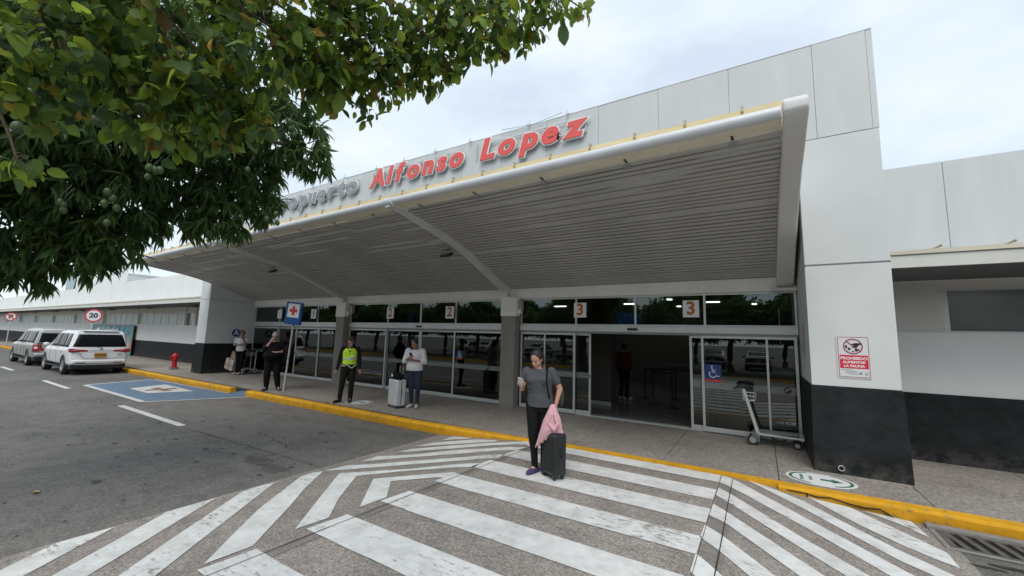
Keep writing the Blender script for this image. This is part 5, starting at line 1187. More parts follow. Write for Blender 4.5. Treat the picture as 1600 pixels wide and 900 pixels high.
# ================================================================== TROLLEYS
def trolley(label, loc, rz, wheel_z=.0):
    t = thing('baggage_trolley', label, 'baggage trolley', loc, rz)
    # x: length (upright at x=0, deck towards +x), y: width
    q = MB(); q.box(.06, .74, -.20, -.165, .17, .20); q.box(.06, .74, .165, .20, .17, .20); q.box(.70, .76, -.22, .22, .165, .205); q.box(.3, .34, -.17, .17, .17, .19); q.build('deck_frame', ALU, t, bevel=.004)
    q = MB(); q.add([(.05, -.16, .19), (.7, -.12, .215), (.7, .12, .215), (.05, .16, .19), (.05, -.16, .205), (.7, -.12, .23), (.7, .12, .23), (.05, .16, .205)], [(0, 1, 2, 3), (4, 5, 6, 7), (0, 1, 5, 4), (1, 2, 6, 5), (2, 3, 7, 6), (3, 0, 4, 7)]); q.build('deck_plate', mat('deck_grey', (.30, .31, .31), .45, metal=.3), t)
    for sy in (-1, 1):
        q = MB(); q.add([(.10, sy*.19-.012, .16), (.155, sy*.19-.012, .16), (-.055, sy*.15-.012, .92), (-.10, sy*.15-.012, .92), (.10, sy*.19+.012, .16), (.155, sy*.19+.012, .16), (-.055, sy*.15+.012, .92), (-.10, sy*.15+.012, .92)], [(0, 1, 2, 3), (4, 5, 6, 7), (0, 1, 5, 4), (1, 2, 6, 5), (2, 3, 7, 6), (3, 0, 4, 7)]); q.build('upright', ALU if sy < 0 else BLKP, t, bevel=.004)
    q = MB(); q.tube([(-.22, -.20, .90), (-.17, -.21, .955), (-.06, -.19, .965), (.04, -.17, .95), (.04, .17, .95), (-.06, .19, .965), (-.17, .21, .955), (-.22, .20, .90)], .018, 8, closed=False); q.box(-.15, .03, -.17, .17, .93, .962); q.box(-.05, .05, -.14, .14, .84, .93); q.build('handle', BLKP, t, smooth=True, angle=50)
    q = MB()
    for zz, r in ((.86, 0), (.80, .005), (.72, .02)): q.tube([(-.10+r, -.15, zz), (.10-r, -.15, zz), (.10-r, .15, zz), (-.10+r, .15, zz)], .005, 5, closed=True)
    for i in range(6):
        y = -.14+i*.056; q.tube([(.10, y, .86), (.085, y, .72), (-.085, y, .72), (-.10, y, .86)], .004, 5)
    for i in range(4):
        x = -.07+i*.047; q.tube([(x, -.15, .86), (x, -.14, .72)], .004, 5)
    q.build('wire_basket', CHROME, t)
    for (x, y, r) in ((.04, -.22, .085), (.04, .22, .085), (.66, -.10, .06), (.66, .10, .06)):
        M = Matrix.Translation((x, y, r)) @ Matrix.Rotation(R(90), 4, 'X')
        q = MB(); q.lathe([(r*.6, -.014), (r*.97, -.016), (r, -.008), (r, .008), (r*.97, .016), (r*.6, .014)], k=20, M=M); w_ = q.build('wheel', RUB, t, smooth=True, angle=50)
        q = MB(); q.lathe([(0, -.017), (r*.62, -.014), (r*.62, .014), (0, .017)], k=16, M=M); q.build('hub', mat('hub_grey', (.35, .36, .36), .5), w_, smooth=True)
    q = MB(); q.tube([(-.06, -.24, .10), (-.05, -.24, .17), (.03, -.235, .21), (.12, -.22, .19)], .012, 6); q.box(.02, .14, -.235, -.175, .06, .18); q.box(.02, .14, .175, .235, .06, .18); q.build('wheel_guard', mat('guard_grey', (.20, .21, .21), .5), t, bevel=.004)
    q = MB(); q.tube([(.3, -.1, .14), (.42, -.12, .10), (.52, -.1, .13)], .014, 6); q.tube([(.64, -.1, .10), (.66, -.1, .17)], .014, 6); q.tube([(.64, .1, .10), (.66, .1, .17)], .014, 6); q.build('under_bracket', BLKP, t, smooth=True)
    return t
trolley('empty baggage trolley parked against the glass beside the right pylon', (-.20, 8.46, .152), R(-3))
t2 = trolley('baggage trolley loaded with wrapped boxes beside the young man in white', (-16.75, 8.15, .152), R(172))
bx = thing('wrapped_box', 'large white and brown wrapped box strapped on the left baggage trolley', 'box', (-17.62, 7.95, .30), R(8))
q = MB(); q.box(-.24, .24, -.2, .2, 0, .42, Matrix.Rotation(R(12), 4, 'Y')); q.build('box', mat('wrap', (.42, .33, .27), .5, c2=(.55, .5, .48), vs=4), bx, bevel=.02)
q = MB(); q.box(-.245, .245, -.205, .205, .19, .22, Matrix.Rotation(R(12), 4, 'Y')); q.box(-.02, .02, -.206, .206, -.002, .424, Matrix.Rotation(R(12), 4, 'Y')); q.build('tape', mat('tape', (.25, .14, .08), .5), bx)
b2_ = thing('cardboard_box', 'small tan cardboard box on top of the wrapped box at the left wall', 'box', (-17.55, 7.98, .72), R(15))
q = MB(); q.box(-.13, .13, -.12, .12, 0, .27, Matrix.Rotation(R(14), 4, 'Y')); q.build('box', mat('cardboard', (.36, .24, .15), .8, var=.1, vs=6), b2_, bevel=.008)
q = MB(); q.box(-.131, .131, -.02, .02, -.001, .272, Matrix.Rotation(R(14), 4, 'Y')); q.build('tape', MATS['tape'], b2_)

# ================================================================== STREET FURNITURE
hy = thing('fire_hydrant', 'red fire hydrant on a small concrete block near the left pylon', 'fire hydrant', (-20.62, 7.10, .15))
HR = mat('hydrant_red', (.42, .012, .02), .4, var=.15, vs=12)
q = MB(); q.box(-.13, .13, -.13, .13, 0, .09); q.build('base_block', mat('block_grey', (.2, .19, .18), .9), hy, bevel=.008)
q = MB(); q.lathe([(.13, .09), (.13, .12), (.085, .13), (.08, .36), (.10, .37), (.10, .40), (.085, .41), (.085, .52), (.11, .53), (.11, .56), (.09, .60), (.05, .64), (.025, .655), (.025, .69), (0, .69)], k=20); q.build('barrel', HR, hy, smooth=True, angle=35)
for a in (0, 180, 270):
    q = MB(); q.lathe([(.045, 0), (.045, .06), (.055, .062), (.055, .09), (.02, .095), (.02, .11), (0, .11)], k=12, M=Matrix.Rotation(R(a), 4, 'Z') @ Matrix.Translation((.07, 0, .47)) @ Matrix.Rotation(R(90), 4, 'Y')); q.build('outlet', HR, hy, smooth=True, angle=35)
def round_sign(name, label, base, h, r, face_rz, draw, polem):
    t = thing(name, label, 'traffic sign', base, 0)
    q = MB(); q.tube([(0, 0, 0), (0, 0, h+r*.6)], .032, 10); q.build('pole', polem, t, smooth=True)
    q = MB(); q.lathe([(.09, 0), (.09, .012), (0, .012)], k=12); q.build('base_plate', ALUD, t)
    x = V((math.cos(face_rz), math.sin(face_rz), 0)); F = frameM((0, 0, h), x, (0, 0, 1)); n = x.cross(V((0, 0, 1)))
    F.translation = V((0, 0, h))+n*.045
    flat(disc(r, 36), F, 'plate', SIGNW, t, .004)
    flat(ring(r*.80, r, 40), F @ Matrix.Translation((0, 0, .004)), 'red_ring', RED, t, .002)
    draw(t, F @ Matrix.Translation((0, 0, .0045)), r); return t
def d20(t, F, r): put_text('20', r*.95, F, mat('numeral_navy', (.02, .03, .07), .5), t, offset=.014, ext=.002)
def dP(t, F, r):
    put_text('P', r*1.3, F, BLKP, t, offset=.02, ext=.002); flat(stroke([(-r*.6, r*.6), (r*.6, -r*.6)], .07), F @ Matrix.Translation((0, 0, .003)), 'ban_bar', RED, t, .002)
CPOLE = mat('cream_pole', (.55, .54, .50), .6)
def face_to_cam(x, y): return math.atan2(y, x)+R(90) if 0 else math.atan2(-x, y)*-1
# signs face traffic: turned towards +x and a little towards the road
round_sign('speed_sign', 'round red rimmed speed limit sign reading 20 rising behind the white car', (-28.9, 6.35, .15), 2.20, .33, R(68), d20, CPOLE)
round_sign('no_parking_sign', 'round no parking sign with a barred P on a cream pole at the far left', (-49.3, 6.3, .15), 2.20, .31, R(70), dP, CPOLE)
rc = thing('first_aid_sign', 'blue sign with red cross on a white panel on a leaning cream pole', 'sign', (-11.58, 6.59, .15)); 
rc.rotation_euler = (R(0), R(5.5), 0)
q = MB(); q.tube([(0, 0, 0), (0, 0, 1.93)], .024, 10); q.build('pole', mat('pale_pole', (.50, .48, .43), .6, var=.06, vs=5), rc, smooth=True)
q = MB(); q.tube([(0, 0, .93), (0, 0, .955)], .026, 10); q.build('pole_band', BLKP, rc)
F = frameM((0, 0, 2.22), (math.cos(R(20)), math.sin(R(20)), 0), (0, 0, 1)); 
def rr(w, h, r, n=5):
    P = []
    for cx, cy, a0 in ((w/2-r, h/2-r, 0), (-w/2+r, h/2-r, 90), (-w/2+r, -h/2+r, 180), (w/2-r, -h/2+r, 270)):
        for i in range(n+1): a = R(a0+90*i/n); P.append((cx+r*math.cos(a), cy+r*math.sin(a)))
    return P
flat([rr(.52, .64, .035)], F, 'panel', SBLUE, rc, .07, bevel=.008)
F2 = F @ Matrix.Translation((0, 0, .071)); flat([[(-.19, -.12), (.19, -.12), (.19, .27), (-.19, .27)]], F2, 'white_field', SIGNW, rc, .003)
F3 = F @ Matrix.Translation((0, .075, .0745)); flat([[(-.13, -.042), (.13, -.042), (.13, .042), (-.13, .042)], [(-.042, .0421), (.042, .0421), (.042, .13), (-.042, .13)], [(-.042, -.13), (.042, -.13), (.042, -.0421), (-.042, -.0421)]], F3, 'red_cross', RED, rc, .003)
q = MB(); q.box(-.05, .05, -.03, .02, 1.88, 1.93); q.build('bracket', BLKP, rc)

# ================================================================== CARS
def car(label, loc, rz, L_, Wd, Hh, paint, kind='suv', lights=True, plate=True, detail=True, group=None):
    """local x: rear bumper at 0, nose at L_; y across; z up"""
    t = thing('parked_car', label, 'car', loc, rz, group); hw = Wd/2; zb = .27*Hh/1.68*1.25
    zb = .30; zbelt = .60*Hh; zr = Hh
    if kind == 'suv':
        #  station: x offsets for rows, belt z, roof z, width factor
        ST_ = [('r', 0, zbelt, zr-.03, .95), (None, .30, zbelt+.0, zr, 1.0), (None, .8, zbelt, zr+.01, 1.0), (None, 1.6, zbelt-.01, zr+.01, 1.0), (None, 2.2, zbelt-.02, zr-.01, 1.0), ('ws0', 2.62, zbelt-.03, zr-.07, 1.0), ('ws1', 3.15, zbelt-.04, zbelt+.06, 1.0), (None, 3.7, zbelt-.08, zbelt, .99), (None, L_-.28, zbelt-.16, zbelt-.10, .95), ('f', L_, zbelt-.30, zbelt-.24, .86)]
    elif kind == 'pickup':
        ST_ = [('r', 0, zbelt, zr-.06, .96), (None, .30, zbelt, zr-.03, 1.0), (None, 1.2, zbelt, zr-.02, 1.0), (None, 1.75, zbelt, zr, 1.0), (None, 2.4, zbelt, zr, 1.0), ('ws0', 2.95, zbelt-.02, zr-.07, 1.0), ('ws1', 3.5, zbelt-.04, zbelt+.06, 1.0), (None, 4.0, zbelt-.06, zbelt+.02, .99), (None, L_-.25, zbelt-.12, zbelt-.06, .96), ('f', L_, zbelt-.25, zbelt-.2, .88)]
    else:  # hatchback / saloon
        ST_ = [('r', 0, zbelt, zbelt+.06, .93), (None, .25, zbelt+.02, zbelt+.10, .98), ('rw', .75, zbelt+.0, zbelt+.14, 1.0), ('rw2', 1.35, zbelt, zr-.02, 1.0), (None, 1.9, zbelt, zr, 1.0), ('ws0', 2.3, zbelt-.01, zr-.05, 1.0), ('ws1', 3.0, zbelt-.03, zbelt+.06, 1.0), (None, 3.5, zbelt-.06, zbelt, .99), (None, L_-.25, zbelt-.12, zbelt-.08, .95), ('f', L_, zbelt-.24, zbelt-.2, .86)]
    rows_n = 9; G = []
    for tag_, x, zb_, zt, wf in ST_:
        lean = (zt-zb_)/(Hh-zbelt); w = hw*wf
        xo = [0]*rows_n
        if tag_ == 'r':
            if kind == 'hatch': xo = [.10, .06, .02, 0, .01, .03, .05, .06, .06]
            elif kind == 'pickup': xo = [.14, .08, .05, .03, .02, .02, .12, .16, .16]
            else: xo = [.16, .10, .0, .0, .05, .07, .26, .33, .33]
        if tag_ == 'f': xo = [-.25, -.12, 0, 0, -.05, -.1, -.12, -.14, -.14]
        tum = .78 if lean > .5 else .93
        rows = [(0, zb), (w*.80, zb), (w*.985, zb+.10), (w, zb+.32), (w*1.0, zb_-.10), (w*.975, zb_), (w*(tum+.035) if lean > .5 else w*.93, zt-.05 if lean > .5 else zt-.02), (w*(tum-.10), zt), (0, zt+.02)]
        G.append([(x+xo[i], y, z) for i, (y, z) in enumerate(rows)])
    n = len(G); vs = []; fs = []
    for g_ in G: vs += g_
    for g_ in G: vs += [(x, -y, z) for x, y, z in g_]
    A = lambda i, j: i*rows_n+j; B = lambda i, j: n*rows_n+i*rows_n+j
    for i in range(n-1):
        for j in range(rows_n-1):
            fs.append((A(i, j), A(i+1, j), A(i+1, j+1), A(i, j+1))); fs.append((B(i, j+1), B(i+1, j+1), B(i+1, j), B(i, j)))
    for i in (0, n-1):
        for j in range(rows_n-1): fs.append((A(i, j), A(i, j+1), B(i, j+1), B(i, j)))
    me = bpy.data.meshes.new('body'); me.from_pydata(vs, [], fs); bm = bmesh.new(); bm.from_mesh(me)
    bmesh.ops.remove_doubles(bm, verts=bm.verts, dist=.0005); bmesh.ops.recalc_face_normals(bm, faces=bm.faces)
    cl = bm.edges.layers.float.new('crease_edge')
    for e_ in bm.edges:
        a, c = e_.verts[0].co, e_.verts[1].co
        if e_.calc_face_angle(0) > R(38): e_[cl] = .35
    bm.to_mesh(me); bm.free(); me.materials.append(paint)
    body = bpy.data.objects.new('body', me); COL.objects.link(body); body.parent = t
    sb = body.modifiers.new('s', 'SUBSURF'); sb.levels = 3; sb.render_levels = 3
    # wheel arches
    wb0, wb1, wr = (.80, L_-.82, .345) if kind != 'hatch' else (.72, L_-.75, .30)
    if kind == 'pickup': wb0, wb1 = .95, L_-.78
    q = MB()
    for xw in (wb0, wb1):
        for sy in (-1, 1): q.lathe([(wr*1.17, 0), (wr*1.17, .34)], k=28, M=Matrix.Translation((xw, sy*(hw+.06), wr)) @ Matrix.Rotation(R(90*sy), 4, 'X'))
    cu = q.build('cutter', DARK); cu.location = (0, 0, 0)
    cu.parent = t
    bo = body.modifiers.new('b', 'BOOLEAN'); bo.operation = 'DIFFERENCE'; bo.object = cu; bo.solver = 'EXACT'
    bake(body); bpy.data.objects.remove(cu)
    body.data.polygons.foreach_set('use_smooth', [True]*len(body.data.polygons)); body.data.set_sharp_from_angle(angle=R(32))
    # glass: greenhouse panels standing 4 mm proud, following the shell
    dep = bpy.context.evaluated_depsgraph_get(); dep.update()
    from mathutils.bvhtree import BVHTree
    bvh = BVHTree.FromPolygons([v.co.copy() for v in body.data.vertices], [tuple(p.vertices) for p in body.data.polygons])
    def patch(name, corner, dirv, m, nu=10, nv=6, off=.006, parent=body, rnd=0):
        """project a 4-corner patch onto the shell along dirv"""
        a, b_, c, d = [V(p) for p in corner]; P = []; dirv = V(dirv).normalized()
        for j in range(nv+1):
            for i in range(nu+1):
                p = lerp(lerp(a, b_, i/nu), lerp(d, c, i/nu), j/nv); hit = bvh.ray_cast(p-dirv*1.5, dirv, 7.0)
                P.append((hit[0] if hit[0] is not None else p)-dirv*off)
        f = [(j*(nu+1)+i, j*(nu+1)+i+1, (j+1)*(nu+1)+i+1, (j+1)*(nu+1)+i) for j in range(nv) for i in range(nu)]
        q = MB(); q.add(P, f); o = q.build(name, m, parent, fixn=False); o.data.polygons.foreach_set('use_smooth', [True]*len(o.data.polygons))
        s_ = o.modifiers.new('t', 'SOLIDIFY'); s_.thickness = .012; s_.offset = 0; return o
    zt = zr
    for sy in (-1, 1):
        y = sy*hw
        if kind == 'suv': wins = [((.42, .95, .82, .52), 0), ((1.02, 1.78, 1.78, 1.02), 0), ((1.86, 2.90, 2.52, 1.86), 0)]
        elif kind == 'pickup': wins = [((.20, 1.55, 1.55, .30), 0), ((1.72, 2.26, 2.26, 1.72), 0), ((2.34, 3.25, 2.86, 2.34), 0)]
        else: wins = [((.95, 1.55, 1.55, 1.30), 0), ((1.62, 2.72, 2.25, 1.62), 0)]
        for (xs_, _) in wins:
            z0, z1 = zbelt+.03, zr-.13
            patch('side_window', [(xs_[0], y, z0), (xs_[1], y, z0), (xs_[2], y, z1), (xs_[3], y, z1)], (0, -sy, 0), CARGL)
    if kind == 'suv': patch('rear_window', [(0, -hw*.90, zbelt+.05), (0, hw*.90, zbelt+.05), (0, hw*.72, zr-.15), (0, -hw*.72, zr-.15)], (1, 0, 0), CARGL)
    elif kind == 'pickup': patch('rear_window', [(0, -hw*.80, zbelt+.06), (0, hw*.80, zbelt+.06), (0, hw*.72, zr-.20), (0, -hw*.72, zr-.20)], (1, 0, 0), CARGL)
    else: patch('rear_window', [(.82, -hw*.72, zr+.2), (.82, hw*.72, zr+.2), (1.28, hw*.66, zr+.2), (1.28, -hw*.66, zr+.2)], (0, 0, -1), CARGL)
    xa, xb = (2.68, 3.10) if kind == 'suv' else ((3.0, 3.44) if kind == 'pickup' else (2.36, 2.94))
    patch('windscreen', [(xb, -hw*.80, 3), (xb, hw*.80, 3), (xa, hw*.70, 3), (xa, -hw*.70, 3)], (0, 0, -1), CARGL)
    TL = mat('tail_red', (.30, .008, .015), .2, coat=.5); 
    if detail:
        # tail lamps: slim wrap-round wedges or upright blocks
        for sy in (-1, 1):
            if kind == 'suv': patch('tail_lamp', [(0, sy*hw*.42, zbelt-.115), (0, sy*hw*.97, zbelt-.15), (0, sy*hw*.97, zbelt-.02), (0, sy*hw*.42, zbelt-.07)], (1, 0, 0), TL, off=.012); patch('tail_lamp', [(.02, sy*hw, zbelt-.15), (.34, sy*hw, zbelt-.085), (.34, sy*hw, zbelt-.05), (.03, sy*hw, zbelt-.01)], (0, -sy, 0), TL, off=.012)
            elif kind == 'pickup': patch('tail_lamp', [(0, sy*hw*.78, zbelt-.34), (0, sy*hw*.97, zbelt-.34), (0, sy*hw*.97, zbelt-.04), (0, sy*hw*.80, zbelt-.04)], (1, 0, 0), TL, off=.012); patch('lamp_lens', [(0, sy*hw*.82, zbelt-.24), (0, sy*hw*.93, zbelt-.24), (0, sy*hw*.93, zbelt-.14), (0, sy*hw*.82, zbelt-.14)], (1, 0, 0), SIGNW, off=.02); patch('tail_lamp', [(.03, sy*hw, zbelt-.34), (.12, sy*hw, zbelt-.34), (.12, sy*hw, zbelt-.04), (.03, sy*hw, zbelt-.04)], (0, -sy, 0), TL, off=.012)
            else: patch('tail_lamp', [(0, sy*hw*.66, zbelt-.14), (0, sy*hw*.96, zbelt-.14), (0, sy*hw*.96, zbelt-.0), (0, sy*hw*.7, zbelt-.0)], (1, 0, 0), TL, off=.012)
        TR_ = mat('trim_black', (.02, .02, .021), .55)
        q = MB(); q.box(.03, .25, -hw*.93, hw*.93, .22, .40); q.build('bumper_lower', TR_, t, bevel=.04, seg=3)
        q = MB(); q.box(-.05, .10, -hw*.90, hw*.90, .42, .56) if kind == 'suv' else q.box(-.10, .05, -hw*.93, hw*.93, .44, .58); q.build('rear_bumper', paint if kind == 'suv' else mat('bumper_silver', (.45, .45, .44), .35, metal=.4), t, bevel=.045, seg=4, smooth=True, angle=60)
        if kind == 'pickup': q = MB(); q.box(-.105, -.09, -.35, .35, .49, .53); q.build('bumper_step', TR_, t)
        if kind == 'suv':
            for sy in (-1, 1): q = MB(); q.box(-.056, -.04, sy*hw*.62-.13, sy*hw*.62+.13, .44, .475); q.build('reflector', TR_, t, bevel=.008)
            q = MB(); q.box(.22, .50, -hw*.62, hw*.62, zr-.035, zr+.0); q.build('roof_spoiler', paint, t, bevel=.02, seg=3, smooth=True)
            q = MB(); q.cap((.75, 0, zr+.03), (.66, 0, zr+.09), .03, .012); q.build('antenna_fin', paint, t, smooth=True)
            for sy in (-1, 1): q = MB(); q.tube([(.7, sy*hw*.70, zr+.0), (.75, sy*hw*.70, zr+.045), (2.2, sy*hw*.70, zr+.045), (2.3, sy*hw*.70, zr-.01)], .014, 6); q.build('roof_rail', mat('rail_grey', (.3, .3, .3), .4, metal=.5), t, smooth=True)
            # tailgate seams, chrome strip, wiper
            q = MB(); q.tube([(.0, -hw*.72, zbelt-.16), (-.02, -hw*.55, .62), (-.025, 0, .60), (-.02, hw*.55, .62), (.0, hw*.72, zbelt-.16)], .006, 5); q.build('tailgate_seam', TR_, t)
            q = MB(); q.box(-.004, .02, -.32, .32, zbelt-.085, zbelt-.06); q.build('garnish', CHROME, t, bevel=.006)
            q = MB(); q.tube([(.05, 0, zbelt+.03), (.10, .26, zbelt+.075)], .008, 5); q.build('wiper', BLKP, t)
            q = MB(); q.lathe([(.045, 0), (.05, .006), (.036, .012)], k=20, M=Matrix.Translation((-.005, 0, zbelt-.02)) @ Matrix.Rotation(R(-90), 4, 'Y')); q.build('badge', CHROME, t, smooth=True)
            q = MB(); q.box(-.012, .0, -.62, -.46, zbelt-.23, zbelt-.205); q.build('script_mark', mat('script_grey', (.3, .3, .3), .4), t); q = MB(); q.box(-.012, .0, .5, .66, zbelt-.21, zbelt-.185); q.build('script_mark', mat('script_grey', (.3, .3, .3), .4), t)
        if kind == 'pickup':
            q = MB(); q.tube([(.13, 0, zbelt+.06), (.16, 0, zr-.2)], .012, 5); q.build('window_bar', TR_, t)
            q = MB(); q.box(.0, .02, -hw*.86, hw*.86, zbelt-.01, zbelt+.03); q.build('canopy_seal', TR_, t)
            q = MB(); q.box(-.0, .03, -.3, .3, zbelt-.2, zbelt-.16); q.build('tailgate_script', mat('script_grey', (.3, .3, .3), .4), t)
        if plate:
            pz = zbelt-.26 if kind == 'suv' else .66
            q = MB(); q.box(-.022, .0, -.17, .17, pz-.085, pz+.085); pl_ = q.build('number_plate', mat('plate_amber', (.52, .27, .03), .45), t, bevel=.006)
            for i in range(6):
                x = -.125+i*.05+(.01 if i > 2 else 0); q = MB(); q.box(-.0235, -.0221, x-.015, x+.015, pz-.035+.008*(i % 2), pz+.04); q.build('character', BLKP, pl_)
        # side: door seams, handles, running board, mirrors
        q = MB()
        for sy in (-1, 1):
            for x in ((1.0, 1.82, 2.72) if kind == 'suv' else ((1.66, 2.3, 3.1) if kind == 'pickup' else (1.58, 2.6))):
                P = []
                for z in (.42, .6, .8, zbelt-.02):
                    h_ = bvh.ray_cast(V((x, sy*3, z)), V((0, -sy, 0)), 4)
                    if h_[0]: P.append(h_[0]+V((0, sy*.001, 0)))
                if len(P) > 1: q.tube(P, .005, 5)
        q.build('door_seam', TR_, t)
        for sy in (-1, 1):
            for x in ((1.15, 2.0) if kind == 'suv' else ((1.8, 2.45) if kind == 'pickup' else (1.7,))):
                h_ = bvh.ray_cast(V((x, sy*3, zbelt-.13)), V((0, -sy, 0)), 4)
                if h_[0]: q = MB(); q.cap(h_[0]+V((-.07, sy*.02, 0)), h_[0]+V((.07, sy*.02, 0)), .014, .014, 6); q.build('door_handle', CHROME, t, smooth=True)
            q = MB(); q.box(wb0+.45, wb1-.45, sy*(hw-.02)-.05, sy*(hw-.02)+.05, .27, .31); q.build('running_board', TR_, t, bevel=.012)
            xm = (2.78 if kind == 'suv' else 3.12) if kind != 'hatch' else 2.6
            q = MB(); q.ell((xm, sy*(hw+.12), zbelt+.07), (.055, .10, .075), k=12, n=8); q.cap((xm+.03, sy*(hw-.05), zbelt+.02), (xm, sy*(hw+.08), zbelt+.04), .02, .02, 6); q.build('mirror', paint if kind != 'pickup' else TR_, t, smooth=True)
    q = MB(); q.box(.35, L_-.4, -hw*.78, hw*.78, .24, .42); q.build('underbody', RUB, t)
    for xw in (wb0, wb1):
        for sy in (-1, 1):
            M = Matrix.Translation((xw, sy*(hw-.11), wr)) @ Matrix.Rotation(R(-90*sy), 4, 'X')
            q = MB(); q.lathe([(wr*.66, -.10), (wr*.93, -.11), (wr, -.08), (wr, .08), (wr*.93, .11), (wr*.66, .105)], k=32, M=M, caps=False); w_ = q.build('wheel', RUB, t, smooth=True, angle=50)
            q = MB(); q.lathe([(wr*.66, .04), (wr*.66, .10), (wr*.61, .10), (wr*.58, .05)], k=28, M=M, caps=False); q.lathe([(0, .06), (wr*.15, .085), (wr*.15, .06)], k=12, M=M)
            for k_ in range(6):
                a = k_*math.pi/3; ca_, sa_ = math.cos(a), math.sin(a); pa = math.cos(a+math.pi/2), math.sin(a+math.pi/2)
                vv = []
                for zz in (.055, .085):
                    for rr_, ww in ((wr*.10, .028), (wr*.62, .042)):
                        for s_ in (-1, 1): vv.append(M @ V((rr_*ca_+pa[0]*ww*s_, rr_*sa_+pa[1]*ww*s_, zz)))
                q.add(vv, [(0, 1, 3, 2), (4, 5, 7, 6), (0, 1, 5, 4), (2, 3, 7, 6), (0, 2, 6, 4), (1, 3, 7, 5)])
            q.build('rim', mat('rim_grey', (.42, .43, .44), .35, metal=.6), w_, smooth=True, angle=40)
            q = MB(); q.lathe([(0, .02), (wr*.62, .02), (wr*.62, .03), (0, .03)], k=20, M=M); q.build('brake_disc', BLKP, w_)
    return t
PWHITE = mat('paint_white', (.74, .75, .76), .22, coat=.6, spec=.5); PSILV = mat('paint_silver', (.36, .355, .34), .28, metal=.25, coat=.5); PDARK = mat('paint_dark', (.03, .035, .045), .25, coat=.6)
car('white SUV with slim red tail lights parked nearest on the left kerb side', (-21.55, 5.08, 0), R(180), 4.35, 1.66, 1.66, PWHITE, 'suv')
pk = car('silver grey pickup with a covered bed parked just ahead of the white SUV', (-27.05, 5.02, 0), R(180), 4.9, 1.64, 1.66, PSILV, 'pickup')

# ================================================================== TREES
def frames(d, roll):
    """rows of unit vectors (along, side, normal) for leaf directions d"""
    up = np.array([0, 0, 1.0]); s = np.cross(d, up); l_ = np.linalg.norm(s, axis=1, keepdims=True); s = np.where(l_ < 1e-3, np.array([[1.0, 0, 0]]), s/np.maximum(l_, 1e-6))
    n = np.cross(s, d); c, q = np.cos(roll)[:, None], np.sin(roll)[:, None]
    return d, s*c+n*q, n*c-s*q
def leaf_shape(kind):
    """unit leaf along x, blade folded on the midrib and drooping at the tip: (verts, faces)"""
    if kind == 'lance': T_ = [(0, .05, 0), (.22, .75, .01), (.48, 1.0, -.02), (.76, .66, -.09), (1, 0, -.20)]
    elif kind == 'round': T_ = [(0, .06, 0), (.16, .72, .015), (.42, 1.0, .01), (.68, .84, -.04), (.86, .42, -.09), (1, 0, -.14)]
    else: T_ = [(0, .1, 0), (.4, 1, 0), (1, 0, -.12)]
    v = []; f = []
    for x, w, z in T_[:-1]: v += [(x, -w*.5, z+abs(w)*.06), (x, 0, z-.02), (x, w*.5, z+abs(w)*.06)]
    v.append((T_[-1][0], 0, T_[-1][2])); n = len(T_)-1
    for i in range(n-1): a = i*3; f += [(a, a+3, a+4, a+1), (a+1, a+4, a+5, a+2)]
    a = (n-1)*3; f += [(a, n*3, a+1), (a+1, n*3, a+2)]
    return np.array(v, float), f
def leaf_mesh(name, pos, d, roll, Ln, Wd, kind, m):
    v, f = leaf_shape(kind); a, s, n = frames(d, roll); N_ = len(pos)
    P = pos[:, None, :]+v[None, :, 0, None]*Ln[:, None, None]*a[:, None, :]+v[None, :, 1, None]*Wd[:, None, None]*s[:, None, :]+v[None, :, 2, None]*Ln[:, None, None]*n[:, None, :]
    k = len(v); me = bpy.data.meshes.new(name); fl = np.array([i for q in f for i in q]); lens = np.array([len(q) for q in f])
    loops = (fl[None, :]+(np.arange(N_)*k)[:, None]).ravel(); me.vertices.add(N_*k); me.vertices.foreach_set('co', P.astype(np.float32).ravel())
    me.loops.add(len(loops)); me.loops.foreach_set('vertex_index', loops.astype(np.int32)); tl = np.tile(lens, N_)
    me.polygons.add(len(tl)); me.polygons.foreach_set('loop_start', np.concatenate([[0], np.cumsum(tl)[:-1]]).astype(np.int32)); me.polygons.foreach_set('loop_total', tl.astype(np.int32))
    me.update(calc_edges=True); me.polygons.foreach_set('use_smooth', [True]*len(tl))
    at = me.attributes.new('tone', 'FLOAT', 'FACE'); at.data.foreach_set('value', np.repeat(rng.random(N_), len(f)).astype(np.float32))
    me.materials.append(m); return me
def unit(v): return v/np.maximum(np.linalg.norm(v, axis=-1, keepdims=True), 1e-9)
def cnt(n, r, z): return max(4, int(n*r*r*(.35 if z > 4.9 else 1)))
def in_lobes(lobes, n_per_area, shell=.55, lowbias=.0):
    out = []
    for (x, y, z, r) in lobes:
        n = cnt(n_per_area, r, z); q = unit(rng.normal(size=(n, 3))); rad = r*(shell+(1-shell)*rng.random((n, 1))**.6); q = q*rad
        out.append(q+np.array([x, y, z]))
    return np.concatenate(out)
